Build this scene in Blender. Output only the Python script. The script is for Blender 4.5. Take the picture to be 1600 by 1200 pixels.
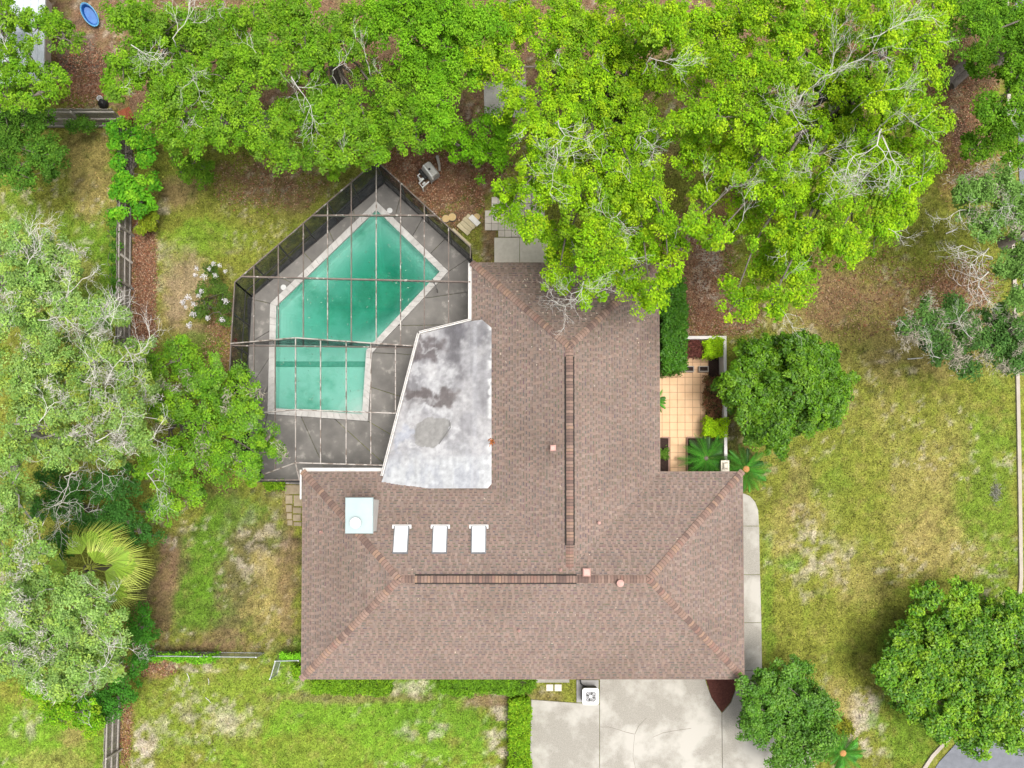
import bpy, math, random
import numpy as np
from mathutils import Vector, Matrix

random.seed(7)
RNG = np.random.default_rng(11)
for _o in list(bpy.data.objects):
    bpy.data.objects.remove(_o, do_unlink=True)
scene = bpy.context.scene
COL = scene.collection

# ------------------------------------------------------------------ camera
H, F, PX0, PY0 = 38.0, 1330.0, 785.0, 760.0          # altitude, focal length and principal point in photo pixels
TILT = math.atan(40 / F)
cam_data = bpy.data.cameras.new('camera')
cam_data.sensor_width = 36.0
cam_data.lens = 36.0 * F / 1600.0
cam_data.shift_x = (800 - PX0) / 1600.0
cam_data.shift_y = (PY0 - 600) / 1600.0
cam_data.clip_end = 2000.0
cam = bpy.data.objects.new('camera', cam_data)
cam.location = (0, 0, H)
cam.rotation_euler = (TILT, 0, 0)
COL.objects.link(cam)
scene.camera = cam

# ------------------------------------------------------------------ sky, sun, exposure
SUN_EL, SUN_AZ = math.radians(78), math.radians(118)
world = bpy.data.worlds.new('World')
scene.world = world
world.use_nodes = True
wn = world.node_tree
wn.nodes.clear()
sky = wn.nodes.new('ShaderNodeTexSky')
sky.sky_type = 'NISHITA'
sky.sun_disc = False
sky.sun_elevation = SUN_EL
sky.sun_rotation = SUN_AZ
sky.air_density = 1.0
sky.dust_density = 6.0
sky.ozone_density = 0.6
hsv = wn.nodes.new('ShaderNodeHueSaturation')
hsv.inputs['Saturation'].default_value = 0.3
bg = wn.nodes.new('ShaderNodeBackground')
bg.inputs['Strength'].default_value = 0.122
wo = wn.nodes.new('ShaderNodeOutputWorld')
wn.links.new(sky.outputs[0], hsv.inputs['Color'])
wn.links.new(hsv.outputs[0], bg.inputs['Color'])
wn.links.new(bg.outputs[0], wo.inputs['Surface'])

sun_data = bpy.data.lights.new('sun', 'SUN')
sun_data.energy = 1.5
sun_data.angle = math.radians(20)
sun_data.color = (1.0, 0.96, 0.9)
sun = bpy.data.objects.new('sun', sun_data)
sv = Vector((math.sin(SUN_AZ) * math.cos(SUN_EL), math.cos(SUN_AZ) * math.cos(SUN_EL), math.sin(SUN_EL)))
sun.rotation_euler = (-sv).to_track_quat('-Z', 'Y').to_euler()
sun.location = sv * 60
COL.objects.link(sun)

vs = scene.view_settings
vs.view_transform = 'Standard'
vs.look = 'None'
vs.exposure = 0.72
vs.gamma = 1.0
vs.use_curve_mapping = False
scene.render.engine = 'CYCLES'
cy = scene.cycles
cy.use_denoising = True
cy.max_bounces = 7
cy.diffuse_bounces = 4
cy.glossy_bounces = 3
cy.transmission_bounces = 4
cy.transparent_max_bounces = 16
cy.volume_bounces = 0

# ------------------------------------------------------------------ helpers: projection
_ct, _st = math.cos(TILT), math.sin(TILT)
def U(px, py, z=0.0):
    dx = (px - PX0) / F
    dy = -(py - PY0) / F
    s = (z - H) / (dy * _st - _ct)
    return Vector((dx * s, (dy * _ct + _st) * s, z))
def SC(z=0.0):
    return (H - z) / F
def Unp(px, py, z=0.0):
    px = np.asarray(px, float); py = np.asarray(py, float)
    dx = (px - PX0) / F; dy = -(py - PY0) / F
    s = (z - H) / (dy * _st - _ct)
    return np.stack([dx * s, (dy * _ct + _st) * s], -1)

# ------------------------------------------------------------------ helpers: noise
_tab = RNG.random((256, 256))
def vnoise(x, y):
    xi = np.floor(x).astype(int); yi = np.floor(y).astype(int)
    fx = x - xi; fy = y - yi
    fx = fx * fx * (3 - 2 * fx); fy = fy * fy * (3 - 2 * fy)
    a = _tab[xi & 255, yi & 255]; b = _tab[(xi + 1) & 255, yi & 255]
    c = _tab[xi & 255, (yi + 1) & 255]; d = _tab[(xi + 1) & 255, (yi + 1) & 255]
    return (a * (1 - fx) + b * fx) * (1 - fy) + (c * (1 - fx) + d * fx) * fy
def fbm(x, y, s=1.0, o=4, seed=0):
    x = np.asarray(x, float) * s + seed * 17.3; y = np.asarray(y, float) * s + seed * 9.1
    t = 0; a = 0.5; n = 0
    for _ in range(o):
        t = t + a * vnoise(x, y); n += a
        x = x * 2.03 + 5.1; y = y * 2.03 + 3.7; a *= 0.55
    return t / n
def sstep(a, b, x):
    t = np.clip((x - a) / (b - a), 0, 1)
    return t * t * (3 - 2 * t)

# ------------------------------------------------------------------ helpers: materials
_M = {}
def material(name, c1, c2=None, scale=8.0, rough=0.8, bump=0.0, bscale=None, attr=False, spec=0.3, metal=0.0,
             detail=6.0, lo=0.35, hi=0.65, c3=None, scale3=1.5, lo3=0.45, hi3=0.6, rand=0.0, alpha=1.0):
    if name in _M: return _M[name]
    m = bpy.data.materials.new(name); m.use_nodes = True
    nt = m.node_tree; N = nt.nodes; L = nt.links
    b = N['Principled BSDF']; out = N['Material Output']
    b.inputs['Roughness'].default_value = rough
    b.inputs['Specular IOR Level'].default_value = spec
    b.inputs['Metallic'].default_value = metal
    tc = N.new('ShaderNodeTexCoord')
    def noise(sc, det):
        n = N.new('ShaderNodeTexNoise'); n.inputs['Scale'].default_value = sc; n.inputs['Detail'].default_value = det
        n.inputs['Roughness'].default_value = 0.62
        L.new(tc.outputs['Object'], n.inputs['Vector']); return n
    def rng(src, a, c, t0=0.0, t1=1.0):
        r = N.new('ShaderNodeMapRange'); r.inputs['From Min'].default_value = a; r.inputs['From Max'].default_value = c
        r.inputs['To Min'].default_value = t0; r.inputs['To Max'].default_value = t1
        L.new(src, r.inputs['Value']); return r.outputs['Result']
    def mix(fac, a, c, mode='MIX'):
        x = N.new('ShaderNodeMix'); x.data_type = 'RGBA'; x.blend_type = mode
        if isinstance(fac, (int, float)): x.inputs[0].default_value = fac
        else: L.new(fac, x.inputs[0])
        for i, q in ((6, a), (7, c)):
            if isinstance(q, tuple): x.inputs[i].default_value = (*q, 1)
            else: L.new(q, x.inputs[i])
        return x.outputs[2]
    colour = c1
    if c2 is not None:
        colour = mix(rng(noise(scale, detail).outputs['Fac'], lo, hi), c1, c2)
    if c3 is not None:
        colour = mix(rng(noise(scale3, 5).outputs['Fac'], lo3, hi3), colour, c3)
    if attr:
        a = N.new('ShaderNodeAttribute'); a.attribute_name = 'Col'
        colour = mix(1.0, a.outputs['Color'], colour, 'MULTIPLY')
    if rand:
        oi = N.new('ShaderNodeObjectInfo')
        r = rng(oi.outputs['Random'], 0, 1, 1 - rand, 1 + rand)
        h = N.new('ShaderNodeHueSaturation'); L.new(r, h.inputs['Value'])
        if isinstance(colour, tuple): h.inputs['Color'].default_value = (*colour, 1)
        else: L.new(colour, h.inputs['Color'])
        colour = h.outputs[0]
    if isinstance(colour, tuple): b.inputs['Base Color'].default_value = (*colour, 1)
    else: L.new(colour, b.inputs['Base Color'])
    if bump:
        bn = N.new('ShaderNodeBump'); bn.inputs['Strength'].default_value = bump; bn.inputs['Distance'].default_value = 0.02
        L.new(noise(bscale or scale * 3, 4).outputs['Fac'], bn.inputs['Height'])
        L.new(bn.outputs[0], b.inputs['Normal'])
    if alpha < 1: b.inputs['Alpha'].default_value = alpha
    _M[name] = m
    return m

def leaf_material(name, gloss=0.35, rough=0.5, trans=0.3):
    if name in _M: return _M[name]
    m = bpy.data.materials.new(name); m.use_nodes = True
    nt = m.node_tree; N = nt.nodes; L = nt.links
    b = N['Principled BSDF']; out = N['Material Output']
    a = N.new('ShaderNodeAttribute'); a.attribute_name = 'Col'
    L.new(a.outputs['Color'], b.inputs['Base Color'])
    b.inputs['Roughness'].default_value = rough
    b.inputs['Specular IOR Level'].default_value = gloss
    t = N.new('ShaderNodeBsdfTranslucent'); L.new(a.outputs['Color'], t.inputs['Color'])
    mx = N.new('ShaderNodeMixShader'); mx.inputs[0].default_value = trans
    L.new(b.outputs[0], mx.inputs[1]); L.new(t.outputs[0], mx.inputs[2]); L.new(mx.outputs[0], out.inputs['Surface'])
    _M[name] = m
    return m

def screen_material(name, opacity, colour):
    m = bpy.data.materials.new(name); m.use_nodes = True
    nt = m.node_tree; N = nt.nodes; L = nt.links
    N.remove(N['Principled BSDF']); out = N['Material Output']
    d = N.new('ShaderNodeBsdfDiffuse'); d.inputs['Color'].default_value = (*colour, 1)
    t = N.new('ShaderNodeBsdfTransparent')
    mx = N.new('ShaderNodeMixShader')
    tc = N.new('ShaderNodeTexCoord'); n = N.new('ShaderNodeTexNoise'); n.inputs['Scale'].default_value = 2.5; n.inputs['Detail'].default_value = 5
    L.new(tc.outputs['Object'], n.inputs['Vector'])
    r = N.new('ShaderNodeMapRange'); r.inputs['From Min'].default_value = 0.3; r.inputs['From Max'].default_value = 0.7
    r.inputs['To Min'].default_value = opacity * 0.8; r.inputs['To Max'].default_value = min(1, opacity * 1.2)
    L.new(n.outputs['Fac'], r.inputs['Value']); L.new(r.outputs[0], mx.inputs[0])
    L.new(t.outputs[0], mx.inputs[1]); L.new(d.outputs[0], mx.inputs[2]); L.new(mx.outputs[0], out.inputs['Surface'])
    return m

# ------------------------------------------------------------------ helpers: objects
def tag(o, label=None, cat=None, group=None, kind=None):
    if label: o['label'] = label
    if cat: o['category'] = cat
    if group: o['group'] = group
    if kind: o['kind'] = kind
    return o
def empty(name, loc, label=None, cat=None, group=None, kind=None, rz=0.0):
    o = bpy.data.objects.new(name, None); COL.objects.link(o)
    o.location = loc; o.rotation_euler = (0, 0, rz); o.empty_display_size = 0.2
    return tag(o, label, cat, group, kind)
def origin_of(p):
    v = Vector((0, 0, 0))
    while p is not None:
        v = v + p.location; p = p.parent
    return v
def link(name, me, parent=None, loc=(0, 0, 0)):
    o = bpy.data.objects.new(name, me); COL.objects.link(o)
    o.parent = parent; o.location = loc
    return o

class MB:
    def __init__(s): s.v = []; s.f = []; s.c = []; s.hascol = False; s.sm = []
    def poly(s, pts, col=None):
        i = len(s.v)
        s.v += [tuple(p) for p in pts]
        s.f.append(tuple(range(i, i + len(pts))))
        if col is not None: s.hascol = True
        s.c += [col or (1, 1, 1)] * len(pts)
    def prism(s, pts, z0, z1, col=None, bottom=False):
        a = [(p[0], p[1], z1) for p in pts]; b = [(p[0], p[1], z0) for p in pts]
        area = sum(pts[i][0] * pts[(i + 1) % len(pts)][1] - pts[(i + 1) % len(pts)][0] * pts[i][1] for i in range(len(pts)))
        if area < 0: a.reverse(); b.reverse()
        s.poly(a, col)
        n = len(a)
        for i in range(n):
            j = (i + 1) % n
            s.poly([b[i], b[j], a[j], a[i]], col)
        if bottom: s.poly(b[::-1], col)
    def hull8(s, q, col=None):          # q: 4 bottom, 4 top
        for f in ((3, 2, 1, 0), (4, 5, 6, 7), (0, 1, 5, 4), (1, 2, 6, 5), (2, 3, 7, 6), (3, 0, 4, 7)):
            s.poly([q[k] for k in f], col)
    def box(s, c, size, rz=0.0, col=None, M=None):
        hx, hy, hz = size[0] / 2, size[1] / 2, size[2] / 2
        q = [Vector((x, y, z)) for z in (-hz, hz) for x, y in ((-hx, -hy), (hx, -hy), (hx, hy), (-hx, hy))]
        R = M if M is not None else Matrix.Rotation(rz, 3, 'Z')
        c = Vector(c)
        s.hull8([c + R @ p for p in q], col)
    def beam(s, p0, p1, w, h, col=None, up=Vector((0, 0, 1))):
        p0 = Vector(p0); p1 = Vector(p1); d = (p1 - p0).normalized()
        if abs(d.dot(up)) > 0.98: up = Vector((0, 1, 0))
        r = d.cross(up).normalized() * (w / 2); u = r.cross(d).normalized() * (h / 2)
        q = [p0 - r - u, p0 + r - u, p1 + r - u, p1 - r - u, p0 - r + u, p0 + r + u, p1 + r + u, p1 - r + u]
        s.hull8(q, col)
    def tube(s, pts, rad, n=5, col=None, cap=False):
        rings = []
        for i, p in enumerate(pts):
            p = Vector(p)
            d = (Vector(pts[min(i + 1, len(pts) - 1)]) - Vector(pts[max(i - 1, 0)]))
            d = d.normalized() if d.length > 1e-6 else Vector((0, 0, 1))
            a = Vector((0, 0, 1)) if abs(d.z) < 0.9 else Vector((1, 0, 0))
            e = d.cross(a).normalized(); g = d.cross(e)
            k = len(s.v)
            for j in range(n):
                t = 2 * math.pi * j / n
                s.v.append(tuple(p + (e * math.cos(t) + g * math.sin(t)) * rad[i]))
            s.c += [col or (1, 1, 1)] * n
            rings.append(k)
        for a, b in zip(rings[:-1], rings[1:]):
            for j in range(n):
                s.f.append((a + j, a + (j + 1) % n, b + (j + 1) % n, b + j))
        if cap:
            s.f.append(tuple(rings[-1] + j for j in range(n)))
            s.f.append(tuple(rings[0] + j for j in reversed(range(n))))
        if col is not None: s.hascol = True
    def lathe(s, c, prof, n=20, col=None):
        rings = []
        for r, z in prof:
            k = len(s.v)
            for j in range(n):
                t = 2 * math.pi * j / n
                s.v.append((c[0] + r * math.cos(t), c[1] + r * math.sin(t), c[2] + z))
            s.c += [col or (1, 1, 1)] * n
            rings.append(k)
        for a, b in zip(rings[:-1], rings[1:]):
            for j in range(n):
                s.f.append((a + j, a + (j + 1) % n, b + (j + 1) % n, b + j))
        s.f.append(tuple(rings[-1] + j for j in range(n)))
        s.f.append(tuple(rings[0] + j for j in reversed(range(n))))
        if col is not None: s.hascol = True
    def mesh(s, name, mat, off=Vector((0, 0, 0)), smooth=False):
        me = bpy.data.meshes.new(name)
        me.from_pydata([(a - off.x, b - off.y, c - off.z) for a, b, c in s.v], [], s.f)
        if s.hascol:
            at = me.color_attributes.new('Col', 'FLOAT_COLOR', 'POINT')
            at.data.foreach_set('color', np.concatenate([np.array(s.c, float), np.ones((len(s.c), 1))], 1).ravel())
        me.materials.append(mat)
        if smooth: me.polygons.foreach_set('use_smooth', [True] * len(me.polygons))
        return me
    def build(s, name, mat, parent=None, smooth=False, **kw):
        o = link(name, s.mesh(name, mat, origin_of(parent), smooth), parent)
        return tag(o, **kw) if kw else o

def quads_np(name, V, C, mat, parent=None, k=4):
    """V: (N*k,3) numpy vertices of N separate k-gons, C: (N,3) colours"""
    n = len(V) // k
    off = origin_of(parent)
    V = V - np.array(off)[None, :]
    me = bpy.data.meshes.new(name)
    me.vertices.add(n * k); me.vertices.foreach_set('co', V.astype(np.float32).ravel())
    me.loops.add(n * k); me.loops.foreach_set('vertex_index', np.arange(n * k, dtype=np.int32))
    me.polygons.add(n)
    me.polygons.foreach_set('loop_start', np.arange(0, n * k, k, dtype=np.int32))
    me.polygons.foreach_set('loop_total', np.full(n, k, dtype=np.int32))
    at = me.color_attributes.new('Col', 'FLOAT_COLOR', 'POINT')
    CC = np.repeat(np.concatenate([C, np.ones((n, 1))], 1), k, 0)
    at.data.foreach_set('color', CC.astype(np.float32).ravel())
    me.materials.append(mat)
    me.update(calc_edges=True)
    return link(name, me, parent)

def unit(a):
    return a / np.maximum(np.linalg.norm(a, axis=1, keepdims=True), 1e-9)
def leaf_quads(C, Nn, L, W, fold=0.25):
    n = len(C)
    Nn = unit(Nn); t = unit(np.cross(Nn, RNG.normal(size=(n, 3)))); b = np.cross(Nn, t)
    L = np.asarray(L).reshape(-1, 1) if np.ndim(L) else np.full((n, 1), L)
    W = np.asarray(W).reshape(-1, 1) if np.ndim(W) else np.full((n, 1), W)
    V = np.empty((n, 4, 3))
    V[:, 0] = C - t * L * 0.5
    V[:, 1] = C + b * W * 0.5 + Nn * W * fold + t * L * 0.05
    V[:, 2] = C + t * L * 0.5 - Nn * L * 0.12
    V[:, 3] = C - b * W * 0.5 + Nn * W * fold + t * L * 0.05
    return V.reshape(-1, 3)

def clip(poly, inside, cut):
    out = []
    for i in range(len(poly)):
        a, b = poly[i], poly[(i + 1) % len(poly)]
        ia, ib = inside(a), inside(b)
        if ia: out.append(a)
        if ia != ib: out.append(cut(a, b))
    return out
def clip_half(poly, p, n):
    """keep points q with (q-p).n >= 0 (2-D)"""
    if not poly: return poly
    f = lambda q: (q[0] - p[0]) * n[0] + (q[1] - p[1]) * n[1]
    def cut(a, b):
        fa, fb = f(a), f(b); t = fa / (fa - fb)
        return (a[0] + (b[0] - a[0]) * t, a[1] + (b[1] - a[1]) * t)
    return clip(poly, lambda q: f(q) >= -1e-9, cut)
def clip_convex(poly, conv):
    area = sum(conv[i][0] * conv[(i + 1) % len(conv)][1] - conv[(i + 1) % len(conv)][0] * conv[i][1] for i in range(len(conv)))
    for i in range(len(conv)):
        a, b = conv[i], conv[(i + 1) % len(conv)]
        n = (-(b[1] - a[1]), b[0] - a[0])
        if area < 0: n = (-n[0], -n[1])
        poly = clip_half(poly, a, n)
        if len(poly) < 3: return []
    return poly
def in_poly(x, y, poly):
    x = np.asarray(x); y = np.asarray(y)
    r = np.zeros(x.shape, bool); j = len(poly) - 1
    for i in range(len(poly)):
        xi, yi = poly[i][0], poly[i][1]; xj, yj = poly[j][0], poly[j][1]
        c = ((yi > y) != (yj > y)) & (x < (xj - xi) * (y - yi) / (yj - yi + 1e-12) + xi)
        r ^= c; j = i
    return r
def P2(pts, z=0.0):
    return [(U(x, y, z).x, U(x, y, z).y) for x, y in pts]

# ------------------------------------------------------------------ ground
GREEN = (0.105, 0.215, 0.018); LIME = (0.15, 0.285, 0.024); OLIVE = (0.185, 0.205, 0.034); TAN = (0.29, 0.24, 0.085)
BROWN = (0.19, 0.12, 0.075); RUST = (0.25, 0.12, 0.075); SAND = (0.46, 0.40, 0.33); SOIL = (0.06, 0.04, 0.03); DKGRN = (0.06, 0.11, 0.02)
BLOBS = [  # px, py, rx, ry, colour, strength
    (700, 60, 1000, 190, BROWN, 1.0), (300, 40, 500, 170, BROWN, .6), (120, 95, 40, 60, (.13, .10, .085), .9), (130, 140, 45, 22, RUST, .8), (110, 160, 40, 12, OLIVE, .9),
    (700, 270, 110, 90, SOIL, .85), (690, 280, 90, 70, RUST, .6), (640, 255, 50, 30, RUST, .7), (765, 360, 14, 60, BROWN, .9), (720, 330, 30, 18, BROWN, .8),
    (100, 330, 110, 150, OLIVE, 1), (140, 420, 55, 110, GREEN, .8), (30, 330, 40, 40, GREEN, .6), (140, 250, 40, 70, TAN, .85), (150, 310, 35, 40, TAN, .8), (110, 430, 40, 40, TAN, .5), (60, 540, 140, 90, OLIVE, .8), (170, 380, 20, 60, LIME, .6),
    (360, 360, 170, 170, OLIVE, 1), (420, 290, 90, 50, BROWN, .8), (330, 370, 90, 35, LIME, .65), (400, 360, 60, 60, OLIVE, .7), (280, 300, 40, 40, BROWN, .7), (250, 440, 28, 80, SAND, .5), (270, 470, 50, 70, TAN, .8), (285, 450, 45, 70, (.30, .225, .15), .75), (300, 520, 40, 30, (.27, .19, .12), .6), (225, 430, 22, 120, RUST, .95), (225, 530, 22, 50, RUST, .9), (345, 540, 30, 50, RUST, .5), (300, 540, 50, 25, GREEN, .6), (250, 330, 20, 20, SAND, .6), (340, 470, 30, 40, BROWN, .5),
    (350, 890, 150, 160, (.12, .115, .045), .95), (320, 850, 40, 85, GREEN, .85), (300, 950, 45, 55, GREEN, .75), (400, 850, 50, 80, SAND, .55), (420, 930, 45, 70, TAN, .75), (265, 870, 18, 60, BROWN, .8), (255, 940, 20, 90, BROWN, .7), (330, 1015, 110, 14, BROWN, .6), (280, 850, 25, 40, SAND, .6), (370, 800, 60, 30, GREEN, .6), (450, 900, 18, 160, BROWN, .55), (350, 1000, 70, 20, BROWN, .5),
    (500, 1140, 330, 120, LIME, .95), (330, 1110, 130, 80, OLIVE, .6), (300, 1130, 70, 40, SAND, .35), (360, 1120, 60, 30, SAND, .45), (690, 1110, 90, 60, GREEN, .7), (670, 1140, 40, 15, SAND, .55), (780, 1130, 22, 110, SAND, .75), (760, 1095, 50, 14, BROWN, .8), (225, 1170, 25, 50, SAND, .85), (195, 1140, 16, 60, RUST, .7), (310, 1042, 100, 8, SAND, .6), (240, 1045, 30, 16, RUST, .6), (560, 1090, 140, 10, BROWN, .6), (640, 1078, 40, 14, SAND, .5), (480, 1180, 120, 40, OLIVE, .5),
    (60, 1150, 140, 70, LIME, .9), (40, 1130, 30, 25, SAND, .5), (115, 1150, 25, 25, TAN, .8), (80, 1190, 60, 20, TAN, .5),
    (1400, 760, 240, 420, OLIVE, 1), (1400, 520, 190, 110, TAN, .8), (1350, 460, 90, 60, RUST, .35), (1320, 440, 100, 60, BROWN, .6), (1500, 480, 60, 60, BROWN, .75), (1500, 440, 40, 40, RUST, .5), (1390, 380, 120, 60, OLIVE, .8), (1470, 340, 60, 60, OLIVE, .7),
    (1390, 555, 40, 16, SAND, .55), (1420, 580, 30, 12, SAND, .5), (1540, 780, 60, 200, GREEN, .55), (1450, 860, 90, 60, TAN, .75), (1380, 650, 60, 45, TAN, .55), (1480, 700, 40, 60, TAN, .5), (1270, 800, 40, 40, TAN, .5), (1340, 900, 60, 50, TAN, .5), (1270, 870, 60, 60, SAND, .6), (1230, 880, 25, 20, LIME, .9), (1440, 770, 60, 90, TAN, .5), (1300, 760, 50, 50, GREEN, .35), (1350, 1130, 40, 70, SAND, .8), (1310, 1100, 30, 50, TAN, .7), (1430, 1120, 60, 70, GREEN, .7), (1400, 1020, 30, 50, GREEN, .6), (1220, 840, 30, 60, TAN, .5), (1330, 640, 40, 120, OLIVE, .6), (1440, 650, 90, 60, OLIVE, .5), (1250, 760, 30, 60, BROWN, .35), (1200, 940, 14, 120, GREEN, .5), (1340, 820, 60, 60, OLIVE, .6), (1560, 1000, 80, 60, OLIVE, .8),
    (1090, 420, 60, 110, (.34, .20, .135), .9), (1110, 430, 26, 70, SAND, .8), (1110, 390, 34, 34, SAND, .75), (1080, 360, 30, 30, SAND, .6), (1100, 500, 40, 30, RUST, .7), (1150, 500, 40, 30, BROWN, .6), (1145, 700, 12, 60, SOIL, .7), (1170, 720, 25, 30, TAN, .6),
    (1520, 150, 60, 120, BROWN, .9), (1540, 190, 40, 30, RUST, .5), (1560, 270, 40, 30, RUST, .5), (1490, 250, 30, 60, RUST, .5), (1500, 200, 20, 30, SOIL, .6),
    (865, 1080, 40, 18, OLIVE, .8), (855, 1090, 30, 10, BROWN, .5), (1128, 1088, 28, 26, SOIL, .95),
    (640, 125, 25, 20, TAN, .9), (340, 172, 25, 20, TAN, .9), (1080, 230, 60, 60, TAN, .6), (1150, 330, 40, 40, RUST, .7),
]
def ground_colour(x, y):
    n1 = fbm(x, y, 0.55, 5, 1); n2 = fbm(x, y, 1.6, 4, 2); n3 = fbm(x, y, 5.0, 3, 3)
    c = np.tile(np.array(OLIVE), (len(x), 1)).astype(float)
    for bx, by, rx, ry, col, st in BLOBS:
        p = U(bx, by, 0)
        d = np.sqrt(((x - p.x) / (rx * SC())) ** 2 + ((y - p.y) / (ry * SC())) ** 2)
        d = d + (n1 - 0.5) * 0.9 + (n2 - 0.5) * 0.9 + (n3 - 0.5) * 0.7
        w = (1 - sstep(0.55, 1.15, d)) * st
        if col is SAND: w = w * sstep(0.42, 0.6, fbm(x, y, 2.6, 4, 7))
        c = c * (1 - w[:, None]) + np.array(col)[None, :] * w[:, None]
    # small-scale mottling of thatch, bare patches and green tufts
    m = fbm(x, y, 3.2, 4, 4)
    t = sstep(0.56, 0.72, m)[:, None] * 0.3
    c = c * (1 - t) + np.array(TAN) * t
    g = sstep(0.56, 0.74, fbm(x, y, 2.1, 4, 5))[:, None] * 0.4
    c = c * (1 - g) + (c * 0.5 + np.array(GREEN) * 0.5) * g
    sp = sstep(.60, .70, fbm(x, y, 4.2, 4, 9)) * sstep(.45, .66, fbm(x, y, .5, 3, 10)) * .45
    c = c * (1 - sp[:, None]) + np.array((.47, .42, .33)) * sp[:, None]
    dk = sstep(.58, .72, fbm(x, y, 3.4, 4, 12)) * .5
    c = c * (1 - dk[:, None] * .6)
    c *= (0.6 + 0.8 * fbm(x, y, 6.0, 3, 6))[:, None]
    return c

POOL_OUT = [(588, 314), (701, 424), (582, 551), (575, 658), (418, 647), (422, 474)]
_pool = P2(POOL_OUT, 0.0)
_fine = np.arange(-24.5, 24.51, 0.15)
gx = np.concatenate([[-400, -150, -60, -35], _fine, [35, 60, 150, 400]])
gy = np.concatenate([[-400, -150, -60, -30], np.arange(-16.5, 24.0, 0.15), [30, 60, 150, 400]])
GX, GY = np.meshgrid(gx, gy)
gz = 0.05 * (fbm(GX.ravel(), GY.ravel(), 0.9, 3, 8) - 0.5) - 0.02
gv = np.stack([GX.ravel(), GY.ravel(), gz], 1)
nx, ny = len(gx), len(gy)
ii, jj = np.meshgrid(np.arange(nx - 1), np.arange(ny - 1))
a = (jj * nx + ii).ravel()
gf = np.stack([a, a + 1, a + 1 + nx, a + nx], 1)
ins = in_poly(gv[:, 0], gv[:, 1], _pool)
gf = gf[~ins[gf].any(1)]
me = bpy.data.meshes.new('ground')
me.vertices.add(len(gv)); me.vertices.foreach_set('co', gv.ravel())
me.loops.add(gf.size); me.loops.foreach_set('vertex_index', gf.ravel().astype(np.int32))
me.polygons.add(len(gf)); me.polygons.foreach_set('loop_start', np.arange(0, gf.size, 4, dtype=np.int32)); me.polygons.foreach_set('loop_total', np.full(len(gf), 4, dtype=np.int32))
at = me.color_attributes.new('Col', 'FLOAT_COLOR', 'POINT')
at.data.foreach_set('color', np.concatenate([ground_colour(gv[:, 0], gv[:, 1]), np.ones((len(gv), 1))], 1).ravel())
me.materials.append(material('ground_soil', (0.55, 0.54, 0.5), (1.45, 1.42, 1.4), 16, 0.95, 0.8, 40, attr=True, spec=0.1))
me.update(calc_edges=True)
ground = tag(link('ground', me), kind='structure')

# ------------------------------------------------------------------ pool deck, coping, pool
deck_mat = material('deck_concrete', (0.17, 0.16, 0.148), (0.25, 0.235, 0.215), 1.1, 0.85, 0.25, 30, c3=(0.40, 0.375, 0.34), scale3=2.2, lo3=0.58, hi3=0.72, rand=0.10)
coping_mat = material('coping_stone', (0.50, 0.48, 0.45), (0.62, 0.60, 0.57), 3.0, 0.7, 0.15, 40, rand=0.06)
deck = empty('pool_deck', U(560, 480, 0), kind='structure')
def ring(poly, d):
    """offset a convex-ish polygon inwards by d (metres)"""
    n = len(poly); out = []
    area = sum(poly[i][0] * poly[(i + 1) % n][1] - poly[(i + 1) % n][0] * poly[i][1] for i in range(n))
    sg = 1 if area > 0 else -1
    for i in range(n):
        p, q, r = Vector(poly[i - 1]), Vector(poly[i]), Vector(poly[(i + 1) % n])
        e1 = (q - p).normalized(); e2 = (r - q).normalized()
        n1 = Vector((-e1.y, e1.x)) * sg; n2 = Vector((-e2.y, e2.x)) * sg
        b = (n1 + n2).normalized(); k = d / max(0.35, b.dot(n1))
        out.append((q.x + b.x * k, q.y + b.y * k))
    return out
DZ = 0.06
deck_in = P2(POOL_OUT, DZ)
wall_base = P2([(590, 270), (738, 400), (775, 560), (775, 775), (392, 753), (386, 466)], DZ)
nseg = [4, 3, 2, 3, 4, 5]
for i in range(6):
    j = (i + 1) % 6
    p0, p1, w0, w1 = (Vector(q) for q in (deck_in[i], deck_in[j], wall_base[i], wall_base[j]))
    for k in range(nseg[i]):
        t0, t1 = k / nseg[i], (k + 1) / nseg[i]
        q = [p0.lerp(p1, t0), p0.lerp(p1, t1), w0.lerp(w1, t1), w0.lerp(w1, t0)]
        q = ring([(v.x, v.y) for v in q], 0.012)
        mb = MB(); mb.prism(q, -0.08, DZ + random.uniform(-.004, .004)); mb.build('slab', deck_mat, deck)
pool = empty('swimming_pool', U(560, 480, 0), 'green kite-shaped swimming pool with pale coping under the screen cage', 'pool')
inner = ring(deck_in, 0.29)
for i in range(6):
    j = (i + 1) % 6
    a0, a1, b0, b1 = (Vector(q) for q in (deck_in[i], deck_in[j], inner[i], inner[j]))
    n = max(2, round((a1 - a0).length / 0.31))
    for k in range(n):
        t0, t1 = k / n, (k + 1) / n
        q = [a0.lerp(a1, t0), a0.lerp(a1, t1), b0.lerp(b1, t1), b0.lerp(b1, t0)]
        mb = MB(); mb.prism(ring([(v.x, v.y) for v in q], 0.004), -0.05, DZ + 0.02 + random.uniform(-.003, .003)); mb.build('coping_block', coping_mat, pool)
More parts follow.
